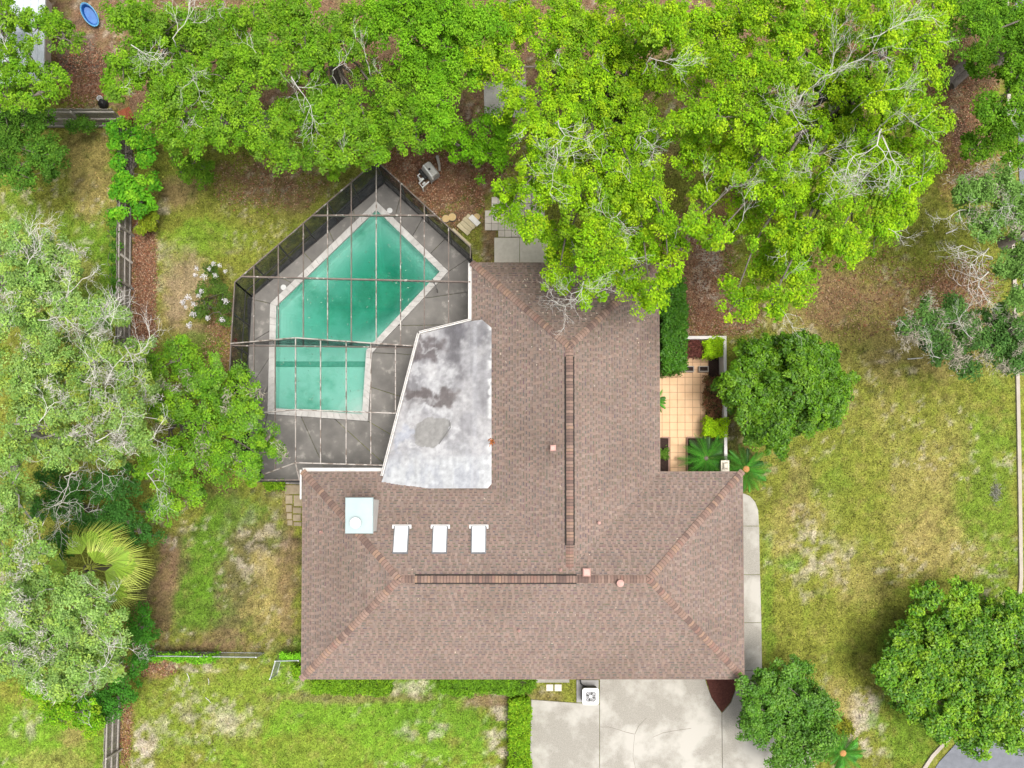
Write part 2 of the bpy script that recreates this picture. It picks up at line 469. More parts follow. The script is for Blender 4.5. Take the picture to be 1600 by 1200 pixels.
# basin
yb = U(560, 556).y
ybr = [yb]
def floor_z(y): return -.8
def seg_dist(x, y, poly):
    d = np.full(np.shape(x), 1e9)
    for k_ in range(len(poly)):
        a_, b_ = poly[k_], poly[(k_ + 1) % len(poly)]
        vx, vy = b_[0] - a_[0], b_[1] - a_[1]; t_ = np.clip(((x - a_[0]) * vx + (y - a_[1]) * vy) / (vx * vx + vy * vy), 0, 1)
        d = np.minimum(d, np.hypot(x - a_[0] - vx * t_, y - a_[1] - vy * t_))
    return d
def bowl(x, y, poly):
    x = np.asarray(x, float); y = np.asarray(y, float); h_ = U(622, 462, -2.0)
    near = np.exp(-(((x - h_.x) / 2.3) ** 2 + ((y - h_.y) / 1.7) ** 2))
    return -.8 - 2.3 * sstep(0, 1.6, seg_dist(x, y, poly)) * sstep(yb - .2, yb + 2.6, y) * (.45 + .55 * near)
plaster = material('pool_plaster', (0.80, 0.81, 0.78), (0.74, 0.78, 0.74), 1.2, 0.8, 0, c3=(0.30, 0.50, 0.40), scale3=0.5, lo3=0.5, hi3=0.68)
mb = MB()
shell = ring(deck_in, 0.275)
fx = np.arange(min(p[0] for p in shell), max(p[0] for p in shell) + .14, .14); fy = np.arange(min(p[1] for p in shell), max(p[1] for p in shell) + .14, .14)
for i_ in range(len(fx) - 1):
    for j_ in range(len(fy) - 1):
        q = [(fx[i_], fy[j_]), (fx[i_ + 1], fy[j_]), (fx[i_ + 1], fy[j_ + 1]), (fx[i_], fy[j_ + 1])]
        if not in_poly([p[0] for p in q], [p[1] for p in q], shell).all(): q = clip_convex(list(shell), q)
        if len(q) > 2:
            zz = bowl([p[0] for p in q], [p[1] for p in q], shell)
            mb.poly([(p[0], p[1], float(z_)) for p, z_ in zip(q, zz)])
def split_edge(a, b):
    ts = [0.0, 1.0]
    for y in ybr:
        if (a[1] - y) * (b[1] - y) < 0: ts.append((y - a[1]) / (b[1] - a[1]))
    ts.sort()
    return [(a[0] + (b[0] - a[0]) * t, a[1] + (b[1] - a[1]) * t) for t in ts]
mb.build('basin_floor', plaster, pool); mb = MB()
for i in range(6):
    pts = split_edge(shell[i], shell[(i + 1) % 6])
    for p, q in zip(pts[:-1], pts[1:]):
        mb.poly([(p[0], p[1], 0.03), (q[0], q[1], 0.03), (q[0], q[1], floor_z(q[1])), (p[0], p[1], floor_z(p[1]))])
mb.build('basin_wall', plaster, pool)
# steps in the shallow corner and the ledge stripe
sc_ = Vector(ring(deck_in, 0.28)[3])
for k in range(3):
    r = 1.25 - 0.36 * k
    pts = [(sc_.x, sc_.y)]
    for t in range(9):
        ang = math.radians(92 + 88 * t / 8 - 3)
        pts.append((sc_.x + r * math.cos(ang), sc_.y + r * math.sin(ang)))
    mb = MB(); mb.prism(pts, -.85, -0.6 + 0.17 * k); mb.build('step', plaster, pool)
mb = MB()
l0, l1 = U(428, 566, -.75), U(573, 572, -.75)
mb.box(((l0.x + l1.x) / 2, (l0.y + l1.y) / 2, -.76), (abs(l1.x - l0.x) * .97, 0.24, 0.1)); mb.build('ledge_stripe', material('tile_stripe', (0.12, 0.30, 0.22), (0.2, 0.38, 0.3), 8, .6), pool)
# water
wm = bpy.data.materials.new('pool_water'); wm.use_nodes = True
nt = wm.node_tree; N = nt.nodes; L = nt.links
N.remove(N['Principled BSDF']); out = N['Material Output']
tr = N.new('ShaderNodeBsdfTransparent'); gl = N.new('ShaderNodeBsdfGlossy'); gl.inputs['Roughness'].default_value = 0.05
fr = N.new('ShaderNodeFresnel'); fr.inputs['IOR'].default_value = 1.33
tc = N.new('ShaderNodeTexCoord'); ns = N.new('ShaderNodeTexNoise'); ns.inputs['Scale'].default_value = 3.0; ns.inputs['Detail'].default_value = 3
bp = N.new('ShaderNodeBump'); bp.inputs['Strength'].default_value = 0.08; bp.inputs['Distance'].default_value = 0.03
L.new(tc.outputs['Object'], ns.inputs['Vector']); L.new(ns.outputs['Fac'], bp.inputs['Height']); L.new(bp.outputs[0], gl.inputs['Normal']); L.new(bp.outputs[0], fr.inputs['Normal'])
alg = N.new('ShaderNodeBsdfDiffuse'); alg.inputs['Color'].default_value = (.03, .40, .29, 1)
tm = N.new('ShaderNodeMixShader'); tm.inputs[0].default_value = .2
L.new(tr.outputs[0], tm.inputs[1]); L.new(alg.outputs[0], tm.inputs[2])
mx = N.new('ShaderNodeMixShader'); L.new(fr.outputs[0], mx.inputs[0]); L.new(tm.outputs[0], mx.inputs[1]); L.new(gl.outputs[0], mx.inputs[2]); L.new(mx.outputs[0], out.inputs['Surface'])
va = N.new('ShaderNodeVolumeAbsorption'); va.inputs['Color'].default_value = (0.36, 0.82, 0.73, 1); va.inputs['Density'].default_value = 1.1
L.new(va.outputs[0], out.inputs['Volume'])
mb = MB(); wp = ring(deck_in, 0.283)
area = sum(wp[i][0] * wp[(i + 1) % 6][1] - wp[(i + 1) % 6][0] * wp[i][1] for i in range(6))
if area < 0: wp = wp[::-1]
mb.prism(wp, -3.4, -0.07, bottom=True)
mb.build('water', wm, pool)
# floating leaves on the water
n = 170
px = RNG.uniform(430, 690, n * 5); py = RNG.uniform(325, 640, n * 5)
w = Unp(px, py, -0.06); k = in_poly(w[:, 0], w[:, 1], ring(deck_in, 0.35)); w = w[k][:n]
V = leaf_quads(np.column_stack([w, np.full(len(w), -0.062)]), np.tile([0, 0, 1.], (len(w), 1)) + RNG.normal(0, .08, (len(w), 3)), RNG.uniform(.04, .13, len(w)), RNG.uniform(.02, .04, len(w)), 0.02)
fl = quads_np('floating_leaves', V, np.array([(.55, .6, .5)]) * RNG.uniform(.4, 1.1, (len(w), 1)), leaf_material('litter_leaf', .2, .7, .1))
tag(fl, 'small pale leaves floating on the green pool water', 'leaves', kind='stuff')
for px, py, lab in ((609, 329, 'round white skimmer lid on deck near the pool apex'), (443, 449, 'round white skimmer lid on deck by the upper left pool edge')):
    mb = MB(); mb.lathe(U(px, py, DZ), [(0.125, 0.004), (0.125, 0.014), (0.11, 0.02), (0.03, 0.022)], 18)
    mb.build('skimmer_lid', material('white_plastic', (.78, .78, .76), (.7, .7, .68), 5, .5), label=lab, cat='lid')
# handrail on the deck edge
mb = MB(); h0, h1 = U(678, 443, .06), U(684, 457, .06)
mb.tube([h0, h0 + Vector((0, 0, .7)), h0.lerp(h1, .4) + Vector((0, 0, .82)), h1 + Vector((0, 0, .75)), h1], [.022] * 5, 8)
mb.build('pool_handrail', material('dark_steel', (.09, .09, .09), (.14, .13, .12), 9, .4, metal=.6), label='dark grab rail standing on the deck at the pool edge', cat='handrail')

# ------------------------------------------------------------------ house
ZE = 2.7; SL = 0.52
X0, X1 = U(471.5, 900, ZE).x, U(1162, 900, ZE).x
Y0, Y1 = U(800, 1061.5, ZE).y, U(800, 736.5, ZE).y
XA, XB = U(737, 500, ZE).x, U(1031, 600, ZE).x
YN = U(880, 410, ZE).y
WS = (Y1 - Y0) / 2; WN = (XB - XA) / 2; YR = (Y0 + Y1) / 2; XR = (XA + XB) / 2
ZR = ZE + SL * WS; ZRN = ZE + SL * WN
house = empty('house', (XR, YR, 0), 'brown shingled L-shaped house with hipped roof beside the pool', 'house')
wall_mat = material('stucco', (.50, .42, .33), (.44, .37, .29), 6, .9, .2, 60)
mb = MB(); i = 0.55
foot = [(X0 + i, Y0 + i), (X1 - i, Y0 + i), (X1 - i, Y1 - i), (XB - i, Y1 - i), (XB - i, YN - i), (XA + i, YN - i), (XA + i, Y1 - i), (X0 + i, Y1 - i)]
mb.prism(foot, -0.1, ZE - 0.25); mb.build('wall', wall_mat, house)
roof_mat = material('roof_underlay', (.10, .08, .07), (.13, .10, .09), 12, .95)
outline = [(X0, Y0), (X1, Y0), (X1, Y1), (XB, Y1), (XB, YN), (XA, YN), (XA, Y1), (X0, Y1)]
FACES = [  # polygon, upslope direction, eave reference point
    ([(X0, Y0), (X1, Y0), (X1 - WS, YR), (X0 + WS, YR)], (0, 1), (X0, Y0)),
    ([(X0, Y1), (X0, Y0), (X0 + WS, YR)], (1, 0), (X0, Y0)),
    ([(X1, Y0), (X1, Y1), (X1 - WS, YR)], (-1, 0), (X1, Y0)),
    ([(X0, Y1), (X0 + WS, YR), (XR, YR), (XR, Y1 - WN), (XA, Y1)], (0, -1), (X0, Y1)),
    ([(X1, Y1), (XB, Y1), (XR, Y1 - WN), (XR, YR), (X1 - WS, YR)], (0, -1), (X0, Y1)),
    ([(XA, Y1), (XR, Y1 - WN), (XR, YN - WN), (XA, YN)], (1, 0), (XA, YN)),
    ([(XB, Y1), (XB, YN), (XR, YN - WN), (XR, Y1 - WN)], (-1, 0), (XB, YN)),
    ([(XA, YN), (XR, YN - WN), (XB, YN)], (0, -1), (XA, YN)),
]
def roof_z(x, y):
    zs = min(y - Y0, Y1 - y, x - X0, X1 - x) * SL
    zn = min(x - XA, XB - x, YN - y) * SL if y > Y1 - WN - .01 else -9
    return ZE + max(zs, zn)
mb = MB()
for poly, up, ref in FACES:
    f = lambda q: ZE + SL * ((q[0] - ref[0]) * up[0] + (q[1] - ref[1]) * up[1])
    mb.poly([(q[0], q[1], f(q) - 0.025) for q in poly])
mb.prism(outline, ZE - 0.22, ZE - 0.035, bottom=True)
roof = mb.build('roof', roof_mat, house)
# shingles: separate tabs in courses, printed shadow strips between them
COURSE = 0.128
SHC = [(0.295, 0.220, 0.182), (0.28, 0.209, 0.174), (0.31, 0.224, 0.182), (0.265, 0.202, 0.172), (0.30, 0.214, 0.178), (0.315, 0.24, 0.20), (0.28, 0.217, 0.186)]
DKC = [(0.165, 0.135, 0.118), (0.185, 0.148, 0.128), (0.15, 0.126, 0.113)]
shingle_mat = material('asphalt_shingle', (0.86, 0.86, 0.86), (1.12, 1.12, 1.12), 60, 0.95, 0.3, 150, attr=True, spec=0.15, c3=(0.80, 0.80, 0.79), scale3=0.3, lo3=0.45, hi3=0.72)
KX = math.cos(math.atan(SL))
for fi, (poly, up, ref) in enumerate(FACES):
    rt = (up[1], -up[0])
    to = lambda q: ((q[0] - ref[0]) * rt[0] + (q[1] - ref[1]) * rt[1], (q[0] - ref[0]) * up[0] + (q[1] - ref[1]) * up[1])
    loc = [to(q) for q in poly]
    umin = min(q[0] for q in loc) - 0.4; umax = max(q[0] for q in loc) + 0.4; vmax = max(q[1] for q in loc)
    cz = COURSE * KX
    mb = MB()
    def emit(pl, v0, th, col):
        """pl: plan polygon in (u,v); surface raised and wedge-shaped toward its lower edge v0"""
        if len(pl) < 3: return
        pts = []
        for u_, v_ in pl:
            x = ref[0] + rt[0] * u_ + up[0] * v_; y = ref[1] + rt[1] * u_ + up[1] * v_
            pts.append((x, y, ZE + SL * v_ + th * (1 - 0.85 * (v_ - v0) / cz)))
        a_ = sum(pts[k_][0] * pts[(k_ + 1) % len(pts)][1] - pts[(k_ + 1) % len(pts)][0] * pts[k_][1] for k_ in range(len(pts)))
        if a_ < 0: pts.reverse()
        mb.poly(pts, col)
        low = [p for p in pts if abs(((p[0] - ref[0]) * up[0] + (p[1] - ref[1]) * up[1]) - v0) < 1e-4]
        if len(low) == 2:
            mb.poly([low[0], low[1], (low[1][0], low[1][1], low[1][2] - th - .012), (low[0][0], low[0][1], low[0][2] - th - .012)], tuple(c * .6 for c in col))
    c = 0; v = 0.0
    while v < vmax:
        u = umin + random.uniform(0, 0.35)
        tone = random.uniform(.96, 1.04); raised = random.random() < .5
        while u < umax:
            wd = random.choice((0.09, 0.11, 0.13, 0.15))
            q = [(u, v), (u + wd - .006, v), (u + wd - .006, v + cz), (u, v + cz)]
            pl = clip_convex(q, loc)
            if pl:
                raised = (not raised) if random.random() < .88 else raised
                k = tone * random.uniform(.93, 1.07)
                col = tuple(x * k * .9 for x in random.choice(SHC))
                if raised:
                    emit(pl, v, random.uniform(.014, .02), col)
                else:
                    emit(pl, v, random.uniform(.007, .010), tuple(x * .93 for x in col))
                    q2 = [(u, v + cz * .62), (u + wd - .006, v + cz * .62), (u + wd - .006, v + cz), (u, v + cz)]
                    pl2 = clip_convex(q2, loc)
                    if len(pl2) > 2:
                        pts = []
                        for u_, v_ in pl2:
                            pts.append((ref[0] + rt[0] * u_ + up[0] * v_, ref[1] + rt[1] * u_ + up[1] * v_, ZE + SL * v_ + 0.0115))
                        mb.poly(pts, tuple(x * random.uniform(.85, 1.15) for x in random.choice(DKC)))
            u += wd
        v += cz; c += 1
    mb.build('shingles', shingle_mat, roof, kind='stuff')
# hip and ridge caps
cap_mat = None
def cap_material():
    m = bpy.data.materials.new('cap_shingle'); m.use_nodes = True
    nt = m.node_tree; N = nt.nodes; L = nt.links; b = N['Principled BSDF']; b.inputs['Roughness'].default_value = .95; b.inputs['Specular IOR Level'].default_value = .15
    oi = N.new('ShaderNodeObjectInfo'); r = N.new('ShaderNodeValToRGB'); r.color_ramp.interpolation = 'CONSTANT'
    e = r.color_ramp.elements; e[0].color = (.19, .13, .108, 1); e[1].position = .18; e[1].color = (.26, .175, .138, 1)
    for p, c in ((.34, (.25, .165, .135, 1)), (.5, (.31, .205, .148, 1)), (.62, (.16, .11, .095, 1)), (.74, (.29, .20, .16, 1)), (.88, (.26, .155, .125, 1))):
        q = e.new(p); q.color = c
    L.new(oi.outputs['Random'], r.inputs[0])
    tc = N.new('ShaderNodeTexCoord'); n = N.new('ShaderNodeTexNoise'); n.inputs['Scale'].default_value = 40; L.new(tc.outputs['Object'], n.inputs['Vector'])
    mx = N.new('ShaderNodeMix'); mx.data_type = 'RGBA'; mx.blend_type = 'OVERLAY'; mx.inputs[0].default_value = .35
    L.new(r.outputs[0], mx.inputs[6]); L.new(n.outputs['Fac'], mx.inputs[7]); L.new(mx.outputs[2], b.inputs['Base Color'])
    return m
cap_mat = cap_material()
cap_butt_shadow = material('cap_shadow_band', (.10, .07, .06), (.12, .085, .07), 30, .95)  # painted butt shadow: dark band just below the cap above
def cap_mesh(name, drop, length, hw, sp):
    mb = MB(); t = .022; z0, z1 = t, .004
    xa, xb = sp - .024, sp + .012
    for s in (-1, 1):
        a_, b_, c_, d_ = (0, 0, z0), (length, 0, z1), (length, s * hw, z1 - drop), (0, s * hw, z0 - drop)
        mb.poly([a_, b_, c_, d_] if s < 0 else [a_, d_, c_, b_])
        mb.poly([a_, d_, (0, s * hw, z0 - drop - t), (0, 0, z0 - t)])
        mb.poly([d_, c_, (length, s * hw, z1 - drop - t), (0, s * hw, z0 - drop - t)])
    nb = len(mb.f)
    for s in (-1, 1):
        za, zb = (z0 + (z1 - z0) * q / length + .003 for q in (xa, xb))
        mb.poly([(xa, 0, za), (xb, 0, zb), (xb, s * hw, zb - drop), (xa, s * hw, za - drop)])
    m_ = mb.mesh(name, cap_mat); m_.materials.append(cap_butt_shadow)
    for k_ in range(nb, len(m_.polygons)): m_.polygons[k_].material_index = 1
    return m_
def caps(name, p0, p1, spacing, drop, lift, hw=.15, length=.2):
    me_ = cap_mesh(name, drop, length, hw, spacing)
    p0 = Vector(p0); p1 = Vector(p1); d = (p1 - p0); Ln = d.length; d.normalize()
    y = Vector((0, 0, 1)).cross(d).normalized(); z = d.cross(y)
    n = int(Ln / spacing)
    org = origin_of(roof)
    for k in range(n):
        o = bpy.data.objects.new(name, me_); COL.objects.link(o); o.parent = roof
        j = random.uniform(-.006, .006)
        p = p0 + d * (k * spacing) + z * lift + y * j - org
        M = Matrix((d, y, z)).transposed().to_4x4(); M.translation = p
        o.matrix_local = M @ Matrix.Rotation(random.uniform(-.02, .02), 4, 'Z')
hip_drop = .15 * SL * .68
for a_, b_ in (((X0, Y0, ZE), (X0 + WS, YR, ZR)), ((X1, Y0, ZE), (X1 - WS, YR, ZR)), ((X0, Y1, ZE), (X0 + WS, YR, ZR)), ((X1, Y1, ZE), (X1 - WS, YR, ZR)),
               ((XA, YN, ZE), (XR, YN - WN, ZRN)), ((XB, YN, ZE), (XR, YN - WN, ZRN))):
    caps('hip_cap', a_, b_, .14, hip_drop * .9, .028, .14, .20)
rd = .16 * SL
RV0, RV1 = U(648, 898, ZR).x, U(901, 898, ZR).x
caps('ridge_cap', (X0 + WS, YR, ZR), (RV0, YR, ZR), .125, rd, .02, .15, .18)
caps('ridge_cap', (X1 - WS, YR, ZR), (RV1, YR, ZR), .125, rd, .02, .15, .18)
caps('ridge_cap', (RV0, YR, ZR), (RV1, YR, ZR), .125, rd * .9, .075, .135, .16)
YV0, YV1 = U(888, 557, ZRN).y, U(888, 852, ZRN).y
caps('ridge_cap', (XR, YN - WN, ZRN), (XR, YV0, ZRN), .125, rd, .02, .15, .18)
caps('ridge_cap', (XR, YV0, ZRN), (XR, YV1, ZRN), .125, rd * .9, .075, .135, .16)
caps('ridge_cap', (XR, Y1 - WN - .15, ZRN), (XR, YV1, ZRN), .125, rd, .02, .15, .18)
dark_vent = material('vent_black', (.025, .022, .02), (.04, .035, .03), 20, .9)
for p, q in (((RV0, YR, ZR), (RV1, YR, ZR)), ((XR, YV0, ZRN), (XR, YV1, ZRN))):
    mb = MB(); p = Vector(p); q = Vector(q); d = (q - p).normalized(); y = Vector((0, 0, 1)).cross(d)
    for s in (-1, 1):
        e = [y * s * .19 + Vector((0, 0, -.19 * SL - .01)), y * s * .19 + Vector((0, 0, -.19 * SL + .06)), Vector((0, 0, .066)), Vector((0, 0, -.01))]
        for u_, v_ in ((0, 1), (1, 2)):
            mb.poly([p + e[u_], q + e[u_], q + e[v_], p + e[v_]])
        mb.poly([p + v for v in e]); mb.poly([q + v for v in e])
    mb.build('ridge_vent', dark_vent, roof)
# gutters
white_metal = material('white_aluminium', (.72, .70, .68), (.60, .58, .55), 4, .45, c3=(.35, .31, .27), scale3=6, lo3=.6, hi3=.75)
def gutter(p, q, w=.13):
    mb = MB(); p = Vector(p); q = Vector(q); d = (q - p).normalized(); y = Vector((0, 0, 1)).cross(d)
    for off, wd, hz, z in ((-w / 2, .016, .13, -.05), (w / 2, .016, .13, -.05), (0, w, .012, -.11)):
        mb.beam(p + y * off + Vector((0, 0, z)), q + y * off + Vector((0, 0, z)), wd, hz)
    mb.build('gutter', white_metal, house)
gutter((X0 - .02, Y1 + .075, ZE - .03), (U(597, 736, ZE).x, Y1 + .075, ZE - .03))
gutter((XA - .075, YN, ZE - .03), (XA - .075, U(737, 500, ZE).y, ZE - .03))
mb = MB(); mb.beam((X0 - .09, Y1 + .07, ZE - .1), (X0 - .09, U(471, 780, ZE).y, ZE - .12), .07, .07); mb.build('downspout', white_metal, house)
# flat patio roof
FR = [(655.5, 521), (735, 501), (753, 499), (768, 512), (768, 756), (762, 763), (600, 763), (594, 755), (598, 744)]
Zj = roof_z(U(768, 640, ZE + .4).x, U(768, 640, ZE + .4).y)
ZF = Zj + .035
frp = P2(FR, ZF)
pA, pB = Vector(frp[0]), Vector(frp[8])
_e = (pB - pA).normalized(); _n = Vector((-_e.y, _e.x))
if (Vector(frp[4]) - pA).dot(_n) < 0: _n = -_n
def flat_z(x, y):
    d = (Vector((x, y)) - pA).dot(_n)
    return ZF - .22 * (1 - min(1, max(0, d / 3.2))) + .006 * math.sin(x * 5 + y * 3)
def pxof(x, y, z):
    # inverse of U for the stain layout on the membrane sheet
    dz = z - H; yy = y * _ct + dz * _st; zz = -y * _st + dz * _ct
    return PX0 + F * x / -zz, PY0 - F * yy / -zz
PUD = [(650, 661), (664, 654), (689, 652), (702, 657), (704, 668), (686, 694), (678, 699), (652, 697), (647, 680)]
def stain(x, y):
    x = np.array(x); y = np.array(y)
    px, py = pxof(x, y, ZF)
    qx = px + (fbm(x, y, 2.4, 5, 21) - .5) * 44; qy = py + (fbm(x, y, 2.4, 5, 22) - .5) * 44
    c = np.tile((.40, .40, .435), (len(px), 1)).astype(float)
    def lay(col, w):
        nonlocal c
        w = np.clip(w, 0, 1)[:, None]; c = c * (1 - w) + np.array(col) * w
    def ell(cx, cy_, rx, ry): return np.sqrt(((qx - cx) / rx) ** 2 + ((qy - cy_) / ry) ** 2)
    lay((.60, .60, .63), sstep(.42, .62, fbm(x, y, 1.3, 5, 23)) * .8)
    lay((.17, .165, .185), sstep(.45, .64, fbm(x * 1.0, y * .7, 1.1, 5, 24)) * sstep(700, 560, py))
    lay((.13, .105, .11), (1 - sstep(.6, 1.1, ell(668, 545, 32, 24))) * .8)
    lay((.13, .105, .105), (1 - sstep(.6, 1.1, ell(672, 617, 46, 18))) * .85)
    lay((.16, .155, .185), (1 - sstep(.5, 1.1, ell(745, 520, 34, 22))) * .6)
    lay((.66, .69, .74), sstep(688, 735, qy + (qx - 680) * .05) * .92)
    lay((.44, .47, .55), sstep(.5, .66, fbm(x, y * .4, 2.4, 4, 25)) * sstep(690, 740, py) * .55)
    for cx, cy_, rx, ry, wd, k in ((668, 670, 40, 34, .13, .9), (662, 560, 24, 22, .12, .6), (692, 590, 15, 12, .5, .7), (655, 600, 30, 26, .10, .45)):
        e = ell(cx, cy_, rx, ry); lay((.66, .67, .71), np.exp(-((e - 1) / wd) ** 2) * k)
    lay((.40, .44, .55), (1 - sstep(.5, 1.0, ell(630, 676, 12, 26))) * .6)
    lay((.50, .51, .56), np.exp(-((px - 742) / 4) ** 2) * .5)
    lay((.85, .87, .9), np.exp(-((px - 766) / 4) ** 2) * sstep(.45, .6, fbm(x, y, 3, 3, 28)))
    pud = in_poly(px + (fbm(x, y, 3.5, 3, 29) - .5) * 9, py + (fbm(x, y, 3.5, 3, 30) - .5) * 9, PUD)
    lay((.33, .325, .315), pud * .8)
    c *= (.66 + .68 * fbm(x, y, 7, 5, 26))[:, None]
    c *= np.array((.60, .59, .565))
    streak = fbm(x * 9, y * .8, 1, 3, 27); c *= (.9 + .2 * streak)[:, None]
    return c
memb_mat = material('roof_membrane', (.93, .93, .93), (1.05, 1.05, 1.05), 25, .55, .15, 25, attr=True)
flat = MB(); flat.prism(frp, ZF - .5, ZF - .26, bottom=True)
flat = flat.build('patio_roof', material('fascia_grey', (.45, .44, .43), (.38, .37, .36), 4, .7), house)
seams = [588, 649, 680, 709, 737, 772]
for si in range(5):
    xa, xb = U(seams[si], 640, ZF).x + .002, U(seams[si + 1], 640, ZF).x - .002
    sheet = clip_half(clip_half(list(frp), (xa, 0), (1, 0)), (xb, 0), (-1, 0))
    xs = np.linspace(xa, xb, max(8, int((xb - xa) / .045))); y0 = min(p[1] for p in sheet); y1 = max(p[1] for p in sheet)
    ys = np.linspace(y0, y1, int((y1 - y0) / .045))
    mb = MB(); cells = []
    for i_ in range(len(xs) - 1):
        for j_ in range(len(ys) - 1):
            q = [(xs[i_], ys[j_]), (xs[i_ + 1], ys[j_]), (xs[i_ + 1], ys[j_ + 1]), (xs[i_], ys[j_ + 1])]
            ok = in_poly([p[0] for p in q], [p[1] for p in q], sheet)
            if not ok.all():
                q = clip_convex(list(sheet), q)
                if len(q) < 3: continue
            cells.append(q)
    flatpts = [p for q in cells for p in q]
    cc = stain([p[0] for p in flatpts], [p[1] for p in flatpts]); k = 0
    for q in cells:
        i0 = len(mb.v)
        for p in q:
            mb.v.append((p[0], p[1], flat_z(*p) + .003 * si)); mb.c.append(tuple(cc[k])); k += 1
        mb.f.append(tuple(range(i0, i0 + len(q))))
    mb.hascol = True
    mb.build('membrane_sheet', memb_mat, flat)
# dark seam left around the ponding area
pt = P2(PUD, ZF)
mb = MB(); q0, q1, q2 = (Vector((*p, ZF + .03)) for p in (pt[3], pt[4], pt[5]))
mb.beam(q0, q1, .022, .02); mb.beam(q1, q2, .022, .02); mb.build('patch_edge', material('seam_grey', (.12, .115, .11), (.16, .155, .15), 12, .9), flat)
mb = MB()
for p, q in ((FR[0], FR[1]), (FR[8], FR[0])):
    u_, v_ = U(*p, ZF - .2), U(*q, ZF - .2)
    mb2 = MB(); mb2.beam(u_ + Vector((0, 0, -.02)), v_ + Vector((0, 0, -.02)), .03, .2); d = (v_ - u_).normalized(); y = Vector((-d.y, d.x, 0)) * .08
    if y.x > 0: y = -y
    mb2.beam(u_ + y + Vector((0, 0, -.03)), v_ + y + Vector((0, 0, -.03)), .02, .14); mb2.beam(u_ + y * .5 + Vector((0, 0, -.1)), v_ + y * .5 + Vector((0, 0, -.1)), .16, .012)
    mb2.build('gutter', white_metal, house)
# skylights
aN = math.atan(SL)
for px in (627, 687.5, 748):
    x = U(px, 844, ZE + 1.4).x; y = U(px, 844, ZE + 1.35).y; z = roof_z(x, y)
    M = Matrix.Rotation(-aN, 3, 'X')
    R = lambda v: Vector((x, y, z)) + M @ Vector(v)
    mb = MB(); mb.box(R((0, 0, .04)), (.60, 1.20, .12), M=M); sk = mb.build('skylight', material('grey_curb', (.16, .17, .18), (.22, .23, .24), 9, .5), house)
    mb = MB(); mb.box(R((0, 0, .115)), (.51, 1.11, .03), M=M); mb.build('pane', material('skylight_acrylic', (.86, .87, .88), (.82, .83, .84), 2, .25, spec=.5), sk)
    mb = MB(); mb.box(R((0, .62, .045)), (.76, .07, .06), M=M); mb.box(R((-.35, .56, .042)), (.07, .12, .05), M=M); mb.box(R((.35, .56, .042)), (.07, .12, .05), M=M); mb.build('flashing', material('white_flashing', (.8, .78, .76), (.72, .7, .68), 5, .5), sk)
# chimney
zc = 5.35
c0, c1 = U(539, 777, zc), U(583, 834, zc)
cx, cyy = (c0.x + c1.x) / 2, (c0.y + c1.y) / 2; sx, sy = c1.x - c0.x, c0.y - c1.y
mb = MB(); mb.box((cx, cyy, (zc + 2.6) / 2 - .03), (sx - .14, sy - .14, zc - 2.6)); ch = mb.build('chimney', material('chimney_siding', (.66, .64, .60), (.58, .56, .52), 5, .8), house)
mb = MB(); o_ = .0
mb.hull8([Vector((cx + a_ * sx / 2, cyy + b_ * sy / 2, zc - .06)) for a_, b_ in ((-1, -1), (1, -1), (1, 1), (-1, 1))] + [Vector((cx + a_ * (sx / 2 - .02), cyy + b_ * (sy / 2 - .02), zc)) for a_, b_ in ((-1, -1), (1, -1), (1, 1), (-1, 1))])
mb.build('cap', material('galvanised_cap', (.34, .43, .435), (.40, .48, .48), 1.2, .5, metal=0), ch)
fp = U(555.5, 817, zc + .2)
mb = MB(); mb.lathe((fp.x, fp.y, zc), [(.17, -.01), (.15, .05), (.14, .16), (.14, .2)], 24); mb.build('flue', material('flue_metal', (.4, .42, .42), (.3, .31, .31), 8, .35, metal=.8), ch, smooth=False)
mb = MB(); mb.lathe((fp.x, fp.y, zc), [(.19, .2), (.215, .215), (.21, .26), (.12, .31), (.02, .32)], 24); mb.build('flue_cap', material('flue_cap_metal', (.80, .80, .79), (.7, .7, .69), 4, .4), ch)
# roof vents and pipes
copper = material('faded_copper', (.60, .36, .31), (.52, .31, .27), 10, .6)
for px, py, s in ((864, 700, .2), (915, 893, .26)):
    x, y = U(px, py, 4.6).x, U(px, py, 4.6).y; z = roof_z(x, y)
    mb = MB(); mb.box((x, y, z + .1), (s, s * 1.1, .24)); v_ = mb.build('vent_box', copper, house)
    mb = MB(); mb.hull8([Vector((x + a_ * s * .6, y + b_ * s * .62, z + .22)) for a_, b_ in ((-1, -1), (1, -1), (1, 1), (-1, 1))] + [Vector((x + a_ * s * .42, y + b_ * s * .45, z + .28)) for a_, b_ in ((-1, -1), (1, -1), (1, 1), (-1, 1))]); mb.build('vent_cap', copper, v_)
for px, py, r, hgt in ((967, 910, .145, .3), (938, 817, .07, .22)):
    x, y = U(px, py, 4.7).x, U(px, py, 4.7).y; z = roof_z(x, y)
    mb = MB(); mb.lathe((x, y, z), [(r * .6, -.05), (r * .6, hgt - .06), (r, hgt - .05), (r * .95, hgt), (r * .3, hgt + .05)], 18); mb.build('turbine_vent', copper, house)
for px, py in ((874, 889), (811, 987), (494, 832)):
    x, y = U(px, py, 4.2).x, U(px, py, 4.2).y; z = roof_z(x, y)
    mb = MB(); mb.lathe((x, y, z), [(.075, -.02), (.05, .05), (.045, .25), (.03, .25), (.03, .12)], 12); mb.build('vent_pipe', copper, house)
